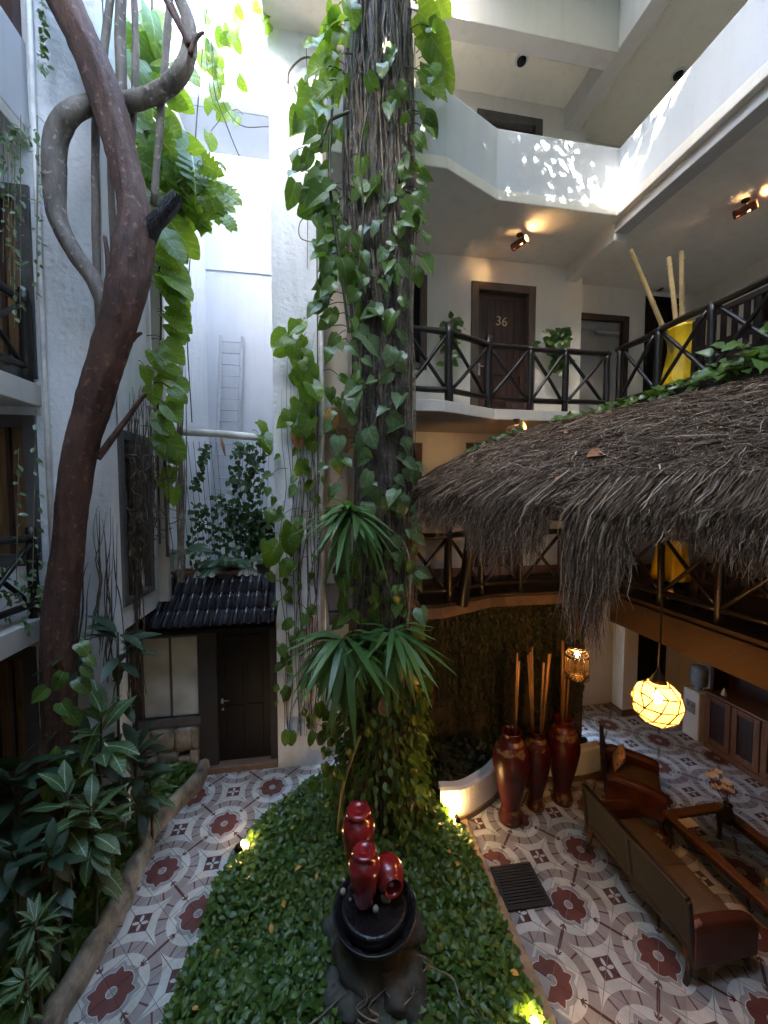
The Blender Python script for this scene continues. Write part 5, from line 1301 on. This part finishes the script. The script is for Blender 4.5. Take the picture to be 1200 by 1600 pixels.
def roots(name, k, X0, label, cat, mat, loc, nseg=14, r=(.004, .012), top=None, fn=None):
    t = thing(name, label, cat, loc); m_ = MB()
    for i in range(k):
        pts = fn(i); m_.tube(spline(pts, 3), [.002, rnd.uniform(*r), rnd.uniform(*r), rnd.uniform(*r) * .6], 4, cap=False)
    tag(m_.build('strands', mat, t, smooth=True), kind='stuff'); return t
def fr1(i):
    x = rnd.gauss(208, 16); y0 = rnd.choice((620, 660, 700, 720, 820)) + rnd.uniform(-20, 20); y1 = rnd.uniform(900, 1110) if x < 216 else rnd.uniform(800, 930); n = 6; out = []
    for j in range(n): out.append(at(x + rnd.gauss(0, 4.5) + (j / n) * rnd.uniform(-4, 4), y0 + (y1 - y0) * j / (n - 1), 5.75 + rnd.uniform(-.12, .12)))
    return out
roots('aerial_roots', 150, 0, 'dense curtain of dry brown aerial roots left of the tiled porch', 'roots', M['root'], (-2.4, 5.8, 0), fn=fr1)
def fr1b(i):
    x = rnd.uniform(185, 250); y = rnd.uniform(690, 860); out = []
    for j in range(5): out.append(at(x, y, 5.6 + rnd.uniform(-.15, .1))); x += rnd.uniform(-22, 22); y += rnd.uniform(-8, 22)
    return out
roots('root_tangle', 46, 0, 'tangle of crossing brown roots over the brown window frame', 'roots', M['root'], (-2.4, 5.6, 0), fn=fr1b)
def fr1c(i):
    x = rnd.uniform(130, 185); out = []; y = rnd.uniform(780, 900)
    for j in range(6): out.append(at(x, y, 5.15 + rnd.uniform(-.05, .03))); x += rnd.uniform(-10, 8); y += rnd.uniform(25, 55)
    return out
roots('wall_roots', 14, 0, 'thin roots creeping down the left stucco wall beside the tree', 'roots', M['root'], (-2.8, 5.2, 0), fn=fr1c)
def fr1d(i):
    x = rnd.uniform(277, 290); return [at(x + rnd.uniform(-3, 3), 560 + j * 70, 6.4) for j in range(6)]
roots('post_roots', 14, 0, 'thin roots hugging the tan corner post', 'roots', M['rootpale'], (-2.4, 6.4, 0), fn=fr1d)

# ------------------------------------------------------------------ central trunk
cx_, cy_ = .8, 5.02
ctk = thing('vine_covered_trunk', 'massive upright tree trunk in the centre wrapped in roots and heart shaped leaves', 'tree', (cx_, cy_, 0))
def tr_r(z): return .36 + .1 * math.exp(-z / .8) + .03 * math.sin(z * .9) - (.02 if 6 < z < 8 else 0)
MB().tube([Vector((cx_ + .04 * math.sin(z * .5) - (.02 * z * 0), cy_, z)) for z in np.linspace(0, 11.6, 60)], [tr_r(z) for z in np.linspace(0, 11.6, 60)], 26, jit=.28, seed=4).build('trunk', M['barktrunk'], ctk, smooth=True)
def on_trunk(a, z, off=0.): r_ = tr_r(z) + off; return Vector((cx_ + .04 * math.sin(z * .5) + r_ * math.cos(a), cy_ + r_ * math.sin(a), z))
for nm, kk, rng_, mt in (('dark_roots', 150, (.01, .03), M['barktrunk']), ('roots', 220, (.006, .02), M['root']), ('pale_roots', 110, (.004, .012), M['rootpale'])):
    m_ = MB()
    for i in range(kk):
        a = rnd.uniform(-math.pi, 0) + rnd.uniform(-.3, .3); z1 = rnd.uniform(2.5, 11.5); z0 = max(.05, z1 - rnd.uniform(1.5, 6)); n = 9; pts = []; da = rnd.uniform(-.06, .06)
        for j in range(n): a += rnd.uniform(-.15, .15) + da; pts.append(on_trunk(a, z1 + (z0 - z1) * j / (n - 1), rnd.uniform(.0, .06)))
        m_.tube(spline(pts, 3), [rnd.uniform(*rng_), rnd.uniform(*rng_)], 5, cap=False)
    tag(m_.build(nm, mt, ctk, smooth=True), kind='stuff')
m_ = MB()

# free hanging roots on the right side
for i in range(16): x = rnd.uniform(620, 648); m_.tube(spline([at(x + rnd.uniform(-6, 6), 60 + j * rnd.uniform(95, 120), 4.8) for j in range(7)], 3), rnd.uniform(.004, .009), 4, cap=False)
tag(m_.build('hanging_roots', M['rootpale'], ctk, smooth=True), kind='stuff')
stems = MB()
vine_leaves(ctk, 'big', [(480, 545, 40, 130, 12, 38, -1, .3), (460, 530, 120, 200, 12, 36, -1, .3), (650, 685, -10, 75, 8, 40, .1, 1), (655, 685, 70, 140, 6, 36, .1, .8), (500, 560, -10, 50, 7, 36, -.8, .3), (560, 610, 230, 300, 5, 40, -.5, .6), (600, 650, 310, 340, 3, 36, -.3, .8)], 4.7, .15)
vine_leaves(ctk, 'pothos', [(455, 520, 180, 290, 18, 28, -1, .4), (490, 550, 270, 420, 32, 34, -1, .4), (500, 560, 400, 500, 20, 32, -1, .5), (560, 640, 240, 350, 15, 32, -.7, 1), (550, 640, 350, 500, 18, 28, -.8, .9), (640, 668, 150, 420, 18, 26, .2, 1), (560, 640, 60, 230, 16, 24, -.8, .8), (500, 560, 500, 760, 18, 22, -.8, .6)], 4.6, .12)
vine_leaves(ctk, 'pale', [(545, 650, 480, 790, 36, 29, -1, 1), (560, 640, 300, 480, 14, 24, -1, 1), (505, 545, 600, 760, 7, 28, -1, 0), (610, 660, 780, 960, 24, 24, .0, 1), (610, 655, 690, 790, 8, 26, .2, 1)], 4.56, .08)
vine_leaves(ctk, 'pothos', [(530, 645, 850, 970, 46, 22, -.7, .8), (490, 650, 1060, 1240, 70, 19, -.8, .8), (640, 662, 960, 1150, 14, 24, .2, 1)], 4.52, .12)
for pts_, r_ in (([(560, 430), (568, 330), (562, 240), (580, 150)], .012), ([(545, 520), (530, 400), (515, 280), (520, 150)], .016), ([(500, 230), (515, 190), (545, 175)], .018), ([(640, 980), (632, 900), (638, 840), (622, 810)], .014)):
    stems.tube(spline([at(x, y, 4.55) for x, y in pts_], 5), r_, 6, cap=False)
tag(stems.build('vine_stems', M['twig'], ctk, smooth=True), kind='stuff')
MB().tube(spline([at(x, y, 4.5) for x, y in ((636, 985), (640, 930), (640, 880), (632, 850), (622, 838))], 5), .014, 6).build('bare_stem', M['rootpale'], ctk, smooth=True)
MB().tube(spline([at(x, y, 4.45) for x, y in ((562, 1150), (548, 1190), (535, 1235), (528, 1300))], 4), [.02, .016], 7).build('bare_stem', M['bamboo'], ctk, smooth=True)
for px, py, me_, nm, par, Yq in ((462, 680, M['brown_leaf'], 0, 0, 6.2), (516, 650, M['orange_leaf'], 0, 0, 4.7), (598, 1100, M['rootpale'], 0, 0, 4.3)):
    p = at(px, py, Yq); q = leaf_shape(OVAL, .9, .3).mesh('withered_leaf', me_, True); put(q, p + Vector((0, 0, .1)), (.15, -.1, -1), .3 if Yq < 6 else .36, ctk if Yq < 6 else ctk, view(p), name='withered_leaf')
def rosette(name, label, cat, p, kind, n, L, el=(-70, 75), az=(0, 360), stalk=None, group=None, wide=1., parent=None, mat=None):
    p = Vector(p); t = parent or thing(name, label, cat, (p.x, p.y, 0) if stalk is not None else p, group=group)
    for i in range(n):
        e = R(el[0] + (el[1] - el[0]) * ((i + rnd.random()) / n) ** (1.25 if kind == 'strap' else 1)); a = R(rnd.uniform(*az)); d = Vector((math.cos(a) * math.cos(e), math.sin(a) * math.cos(e), math.sin(e)))
        put(pick(kind), p + d * .03 - Vector((0, 0, max(0, (p.z - stalk) * .8 * rnd.random() * (1 - (i / n))) if stalk is not None else .12 * rnd.random())), d, L * rnd.uniform(.7, 1.15), t, Vector((0, 0, 1)) + d * .2, rnd.uniform(-.3, .3), wide=wide)
    if stalk is not None: MB().tube(spline([(p.x, p.y, stalk), (p.x + rnd.uniform(-.04, .04), p.y, (stalk + p.z) / 2), p], 4), [.018, .014], 7).build('stem', M['twig'], t, smooth=True)
    return t
rosette('strap_leaf_plant', 'drooping strap leaved plant growing high on the central trunk', 'plant', at(548, 800, 4.5), 'strap', 90, .38, (-28, 75), (175, 368), group='strap leaved plants on the trunk', wide=1.15)
rosette('strap_leaf_plant', 'larger drooping strap leaved plant on the left face of the trunk below', 'plant', at(535, 1000, 4.42), 'strap', 100, .42, (-30, 68), (165, 365), group='strap leaved plants on the trunk', wide=1.15)
rosette('strap_leaf_plant', 'strap leaved plant on the right face of the trunk beside the gallery floor', 'plant', at(612, 985, 4.42), 'strap', 76, .38, (-30, 68), (180, 385), group='strap leaved plants on the trunk', wide=1.15)
# creepers at the foot of the trunk
k = 1700; zz = nrng.uniform(.1, 2.2, k) ** 1.0; aa = nrng.uniform(-math.pi - .5, .5, k); rr2 = np.array([tr_r(z) for z in zz]) + .06 + np.abs(nrng.normal(0, .1, k)) + .25 * np.exp(-zz / .35)
P = np.stack([cx_ + rr2 * np.cos(aa), cy_ + rr2 * np.sin(aa), zz], 1); D = np.stack([np.cos(aa), np.sin(aa), -np.ones(k) * .8], 1); Uq = np.stack([np.cos(aa), np.sin(aa), np.ones(k) * .6], 1)
o = scatter('creeper', leaf_shape(OVAL, .2, .2), P, rand_frames(k, D, Uq, (.06, .12), jitter=.35), M['cover'], ctk); tag(o, kind='stuff')

# ------------------------------------------------------------------ vines on the pillar
pv = thing('pillar_vine', 'dark heart leaved vine hanging down the stucco pillar', 'vine', (-.5, 6.3, 0)); stems = MB()
vine_leaves(pv, 'big', [(445, 492, 500, 600, 13, 31, -.8, .5), (440, 492, 600, 670, 8, 34, -.5, .4), (468, 492, 640, 760, 5, 28, -.4, .3), (435, 465, 800, 880, 4, 34, -.6, .4), (400, 425, 655, 700, 3, 26, .0, .8)], 6.2, .1)
vine_leaves(pv, 'pothos', [(435, 490, 690, 900, 16, 20, -.8, .8), (432, 492, 900, 1150, 30, 20, -.8, .8), (412, 434, 690, 900, 8, 22, -.9, .2)], 6.25, .08)
for i in range(16): x = rnd.uniform(440, 495); y0 = rnd.uniform(505, 640); stems.tube(spline([at(x + rnd.gauss(0, 4), y0 + (1150 - y0) * j / 7, 6.33) for j in range(8)], 3), [.002, rnd.uniform(.006, .012), rnd.uniform(.004, .01)], 4, cap=False)
for pts_, r_ in (([(480, 420), (482, 200), (478, 60)], .006), ([(496, 380), (470, 372), (468, 350), (478, 340), (496, 345)], .008), ([(450, 130), (453, 110), (475, 90), (500, 95), (505, 108)], .014), ([(497, 900), (496, 500), (494, 300)], .01)):
    stems.tube(spline([at(x, y, 6.33) for x, y in pts_], 5), r_, 5, cap=False)
tag(stems.build('stems', M['root'], pv, smooth=True), kind='stuff')

# ------------------------------------------------------------------ terrace plants
def frond(parent, base, d, L, n=26, droop=.6):
    m_ = MB(); d = Vector(d).normalized(); pts = []
    for j in range(9): u_ = j / 8; pts.append(Vector(base) + d * L * u_ + Vector((0, 0, -droop * L * u_ * u_)))
    m_.tube(pts, [.008, .003], 4, cap=False)
    for j in range(n):
        u_ = .15 + .85 * j / n; i = min(7, int(u_ * 8)); p = pts[i].lerp(pts[i + 1], u_ * 8 - i); tg_ = (pts[i + 1] - pts[i]).normalized()
        sd2 = tg_.cross(Vector((0, 0, 1))).normalized(); l_ = L * .3 * math.sin(math.pi * (.12 + .85 * u_)) + .02
        for s_ in (-1, 1):
            q = p + (sd2 * s_ * .8 + tg_ * .6 + Vector((0, 0, -.35))).normalized() * l_; w_ = tg_ * .0055
            m_.add([p - w_, p + w_, (p + q) / 2 + w_ * 1.1 + Vector((0, 0, .01)), q, (p + q) / 2 - w_ * 1.1], [(0, 1, 2, 3, 4)])
    return m_.build('frond', M['palm'], parent)
for px, Yq, lab, n, L, r_ in ((287, 7.0, 'left potted palm with a thin stem behind the porch roof', 9, .62, .17), (355, 7.0, 'bushier potted feathery palm in the middle behind the porch roof', 24, .62, .2), (412, 7.4, 'small potted palm in a dark pot at the right end of the terrace', 8, .5, .13)):
    p = at(px, 905, Yq); p.z = 3.0; t = thing('potted_palm', lab, 'potted plant', p, group='potted palms on the terrace')
    MB().lathe([(r_ * .7, 0), (r_, .22), (r_ * 1.12, .23), (r_ * 1.12, .27), (r_ * .95, .27), (r_ * .9, .22), (.001, .22)], 20, p, cap=False).build('pot', M['pot'] if px < 400 else M['rock'], t, smooth=False)
    hb = .55 if px < 300 else .3
    MB().tube([p + Vector((0, 0, .2)), p + Vector((.02, 0, hb))], [.03, .02], 7).build('stem', M['twig'], t)
    for i in range(n): a = 6.28 * i / n + rnd.uniform(-.3, .3); frond(t, p + Vector((0, 0, hb)), (math.cos(a), math.sin(a), rnd.uniform(.4, 1.3)), L * rnd.uniform(.8, 1.1))
tag(MB().box(-2.4, -.8, 6.9, 7.0, 3.0, 3.12).build('planter_ledge', M['tan']), 'low tan ledge carrying the pots behind the porch roof', 'ledge')
iv = thing('ivy_net', 'sparse dark ivy climbing strings above the potted palms', 'vine', (-1.5, 7.6, 3))
m_ = MB()
for i in range(15):
    b = at(300 + i * 8, 900, 7.7); tpt = at(300 + i * 9 - 25, 690, 6.9) if i < 8 else at(330 + i * 6.5, 690, 6.9); m_.tube([b, tpt], .004, 4, cap=False)
m_.build('strings', M['cable'], iv)
P = []
def reg(n, f_):
    c = 0
    while c < n:
        px, py = rnd.uniform(290, 430), rnd.uniform(690, 905)
        if f_(px, py): P.append(tuple(at(px, py, 8.0 + rnd.uniform(-.15, .15)))); c += 1
reg(420, lambda x, y: 355 + max(0, (770 - y) * .1) < x < 412 and y > 690 and y < 860)
reg(330, lambda x, y: y > 770 + abs(x - 340) * .3 and x < 420 and y < 890)
reg(55, lambda x, y: abs(x - (322 - (y - 700) * .28)) < 7 and 695 < y < 765)
reg(260, lambda x, y: x > 385 and 810 < y < 860)
P = np.array(P); k = len(P)
tag(scatter('ivy_leaves', leaf_shape(HEART[::2] + [HEART[-1]], .2, .2), P, rand_frames(k, np.tile([.1, -.3, -.6], (k, 1)), np.tile([.1, -.8, .5], (k, 1)), (.08, .15), jitter=.5), M['ivy'], iv), kind='stuff')
MB().tube([at(345, 682, 6.68), at(348, 695, 6.66), at(352, 712, 6.66)], [.01, .03, .012], 6).build('dry_bud', M['brown_leaf'], iv)

# ------------------------------------------------------------------ ground cover
def cover(name, label, k, fpos, L, mat, up=.45, kindlab='ground cover'):
    P = np.array([fpos() for _ in range(k)]); a = nrng.uniform(0, 6.28, k); D = np.stack([np.cos(a), np.sin(a), nrng.uniform(-.3, .7, k)], 1)
    Uq = np.tile([-.1, -.25, 1.], (k, 1)); o = scatter(name, leaf_shape(OVAL, .25, .25), P, rand_frames(k, D, Uq, L, jitter=.3), mat); return tag(o, label, kindlab, kind='stuff')
def fcen():
    while True:
        y = rnd.uniform(2.0, 5.9); xl = xat(PATH_R, min(y, 5.94)) - .03; xr = 1.86 if y < 4.75 else 1.86 - (y - 4.75) * .85; x = rnd.uniform(xl, xr)
        d = math.hypot((x - .47) / .4, (y - 3.3) / .42)
        if d < 1 and rnd.random() < .985: continue
        if y < 3.0 and abs(x - .45) < .36 and rnd.random() < .6: continue
        lump = .5 + .5 * noise.noise(Vector((x * 1.7, y * 1.7, 5)))
        e = min(1, min(x - xl, xr - x) * 5 + .3)
        return (x, y, bed_h(x, y) + rnd.random() ** .6 * (.08 + .2 * lump) * e)
cover('ground_cover', 'dense glossy green ground cover filling the centre bed', 30000, fcen, (.03, .11), M['cover'])
def flef():
    while True:
        y = rnd.uniform(2.2, 6.4); xr = xat(PATH_L, y) - .06; x = xr - abs(rnd.gauss(0, .8))
        if x < -5 or (y > 5.2 and x < -2.5): continue
        lump = .5 + .5 * noise.noise(Vector((x * 1.9, y * 1.9, 8))); 
        if lump < .3 and rnd.random() < .6: continue
        return (x, y, .1 + rnd.random() ** .7 * (.06 + .22 * lump) * min(1, (xr - x) * 4 + .3))
cover('left_ground_cover', 'low dark green ground cover in the shaded left bed', 8000, flef, (.06, .13), M['cover'])
def fpl():
    x = rnd.uniform(.9, 4.4); y0 = np.interp(x, [.9, 1.7, 2.4, 2.75, 3.3, 4.4], [5.9, 5.15, 5.35, 5.55, 5.62, 5.6]); y = rnd.uniform(y0, 6.15); return (x, y, .36 + rnd.random() * .22 * (.5 + .5 * noise.noise(Vector((x * 2, y * 2, 0)))))
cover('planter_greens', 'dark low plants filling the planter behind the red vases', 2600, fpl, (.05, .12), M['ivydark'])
# creeper curtains on the tan wall under the first floor
P = []
for i in range(420):
    x = rnd.uniform(.6, 4.7); dens = noise.noise(Vector((x * 1.6, 3, 0)))
    if dens < -.18 and rnd.random() < .6: continue
    z1 = rnd.uniform(.35, 1.6) if rnd.random() < .8 else rnd.uniform(1.5, 2.3); z = 2.84; xx = x
    while z > z1: P.append((xx + rnd.uniform(-.025, .025), 6.2 - rnd.uniform(.0, .06), z)); z -= rnd.uniform(.03, .07); xx += rnd.uniform(-.008, .008)
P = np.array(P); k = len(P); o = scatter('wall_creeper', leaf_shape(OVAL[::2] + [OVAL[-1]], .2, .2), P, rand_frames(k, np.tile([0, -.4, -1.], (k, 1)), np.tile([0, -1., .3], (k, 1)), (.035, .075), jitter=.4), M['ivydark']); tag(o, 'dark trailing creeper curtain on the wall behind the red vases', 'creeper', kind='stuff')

# ------------------------------------------------------------------ plants of the left bed
for px, py, Yq, kind, n, L, el, lab, wd in (
    (184, 988, 4.9, 'dark', 26, .38, (-70, 60), 'dark lance leaved plant on a stalk in front of the hanging roots', 1.1),
    (158, 1112, 4.55, 'croton', 30, .4, (-60, 80), 'tall veined leaf plant with pale midribs right of the leaning tree', 1.35),
    (103, 1238, 4.1, 'croton', 24, .32, (-55, 75), 'variegated plant with cream veined leaves at the foot of the tree', 1.3),
    (142, 1262, 4.1, 'croton', 30, .33, (-55, 60), 'low veined leaf plant with spreading leaves near the curb', 1.3),
    (22, 1205, 4.15, 'dark', 34, .38, (-60, 75), 'dark broad leaved plant at the left edge of the bed', 1.3),
    (75, 1215, 4.7, 'dark', 28, .38, (-50, 80), 'dark plant half hidden behind the tree foot', 1.3),
    (20, 1330, 3.7, 'dark', 28, .27, (-55, 70), 'dark low plant below the left edge plant', 1.3),
    (55, 1440, 3.4, 'croton', 40, .18, (-50, 75), 'bushy narrow leaved pale plant in the near left bed', .8),
    (115, 1010, 4.95, 'dark', 18, .42, (-50, 40), 'dark narrow plant just behind the tree trunk', .9),
    (40, 1530, 3.05, 'croton', 26, .15, (-45, 70), 'small pale leaved plant in the bottom left corner', 1.0),
    (215, 1170, 5.0, 'dark', 26, .34, (-50, 70), 'dark leafy plant in front of the porch window base', 1.1),
    (80, 1330, 3.7, 'dark', 26, .25, (-50, 70), 'dark leafy plant filling the middle of the left bed', 1.2),
    (235, 1215, 5.2, 'croton', 20, .26, (-40, 60), 'small veined plant at the far end of the stone curb', 1.2),
    (150, 1175, 4.7, 'dark', 30, .36, (-60, 50), 'dark leafy plant under the tall veined one', 1.3)):
    rosette('bed_plant', lab, 'plant', at(px, py, Yq), kind, n, L, el, (0, 360), stalk=.1, group='plants in the left bed', wide=wd)
# ------------------------------------------------------------------ wall baskets and plants along the thatch
for px, py, Yq, lab, n in ((702, 520, 6.6, 'ivy basket hanging on the wall left of door 36', 55), (865, 535, 6.62, 'ivy basket hanging on the wall right of door 36', 80)):
    p = at(px, py, Yq); t = thing('wall_basket', lab, 'potted plant', p, group='ivy baskets beside door 36')
    MB().lathe([(.04, -.12), (.1, -.05), (.12, .04)], 14, p + Vector((0, .06, 0))).build('basket', M['pot'], t, smooth=True)
    for i in range(n):
        u_ = rnd.random(); q = p + Vector((rnd.gauss(0, .13), -.05 + rnd.uniform(-.1, .05), .22 - u_ * (.75 if px < 800 else .8))) * 1; 
        if u_ > .5: q.x = p.x + rnd.gauss(0, .07)
        put(LF['ivy'][0], q, (rnd.uniform(-.8, .8), -.4, rnd.uniform(-.8, .3)), rnd.uniform(.13, .21), t, view(q) + Vector((0, 0, .5)), wide=1.3)
pt_ = thing('planter_trough', 'black trough along the top of the thatch with leafy plants', 'planter', (4.45, 3.8, 5.75))
for a, b in ((4.95, 3.95), (3.9, 2.9), (2.85, 1.7)): MB().box(4.36, 4.55, b, a, 5.74, 5.9).build('trough', M['black'], pt_, bev=.01)
def trail(n, f_, L, parent, kind='pothos'):
    for i in range(n): q = Vector(f_(i / n)); leafy(parent, kind, q, (rnd.uniform(-1, .6), rnd.uniform(-.9, .5), rnd.uniform(-.3, .6)), rnd.uniform(*L), Vector((-.3, -.4, 1)) + view(q) * .5)
trail(130, lambda u_: (4.42 + rnd.uniform(-.14, .08), 5.4 - 3.6 * u_, 5.84 + abs(rnd.gauss(0, .07))), (.09, .18), pt_)
trail(60, lambda u_: (4.4 + rnd.uniform(-.18, .1), 3.7 - 1.0 * u_, 5.86 + abs(rnd.gauss(0, .16))), (.1, .2), pt_)
tp_ = thing('thatch_creeper', 'pale green creeper along the far edge of the thatch', 'creeper', (3, 5.4, 5))
def edgept(u_):
    p = surf(np.array([0.01]), np.array([.12 + .62 * u_]))[0]; return (p[0] + rnd.uniform(-.05, .05), p[1] - rnd.uniform(-.02, .12), p[2] + .03 + abs(rnd.gauss(0, .03)))
trail(34, lambda u_: edgept(.55 + .42 * u_), (.07, .12), tp_, 'pale'); trail(60, lambda u_: edgept(u_ * .32), (.09, .16), tp_)
# trailing creeper of the left balconies
lt = thing('balcony_creeper', 'thin trailing creeper strands hanging over the left balconies', 'creeper', (-3.4, 5, 0)); stems = MB(); P = []
for i in range(9):
    x = rnd.uniform(2, 64); y0 = rnd.choice((180, 220, 640, 700)); y1 = y0 + rnd.uniform(200, 380); Yq = rnd.uniform(4.6, 4.9); stems.tube([at(x, y0, Yq), at(x + rnd.uniform(-6, 6), y1, Yq)], .004, 4, cap=False)
    for j in range(int((y1 - y0) / 16)): P.append((x + rnd.uniform(-4, 4), y0 + j * 16 + rnd.uniform(0, 12), Yq))
for i in range(80): P.append((rnd.uniform(0, 70), rnd.gauss(935, 28), 4.85))
for i in range(30): P.append((rnd.uniform(0, 60), rnd.gauss(215, 18), 4.8))
for i in range(60): P.append((rnd.gauss(66, 4), rnd.uniform(-10, 115), 5.1))
PP = np.array([tuple(at(*q)) for q in P]); k = len(PP)
tag(scatter('leaves', leaf_shape(OVAL[::2] + [OVAL[-1]], .25, .2), PP, rand_frames(k, np.tile([.3, -.2, -.5], (k, 1)), np.tile([.4, -.6, .7], (k, 1)), (.05, .1), jitter=.4), M['pothos_pale'], lt), kind='stuff'); tag(stems.build('strands', M['rootpale'], lt), kind='stuff')
# roots over the rocks
def frr(i):
    x, y = rnd.uniform(540, 680), rnd.uniform(1490, 1560); out = []
    for j in range(5): out.append(atz(x, y, .38 - .05 * j)); x += rnd.uniform(-38, 38); y += rnd.uniform(5, 30)
    return out
roots('rock_roots', 14, 0, 'pale thin roots sprawling over the dark rocks', 'roots', M['rootpale'], (.5, 3, .3), r=(.004, .009), fn=frr)

# fallen leaves on the ground cover
fl3 = leaf_shape(OVAL, .5, .3)
Pd = np.array([(lambda q: (q[0], q[1], q[2] + .05))(fcen()) for _ in range(70)])
tag(scatter('leaf_litter', fl3, Pd, rand_frames(70, nrng.normal(0, 1, (70, 3)) * np.array([1, 1, .2]), scale=(.05, .1)), M['orange_leaf']), 'scattered yellowed leaves lying on the ground cover', 'leaf litter', kind='stuff')
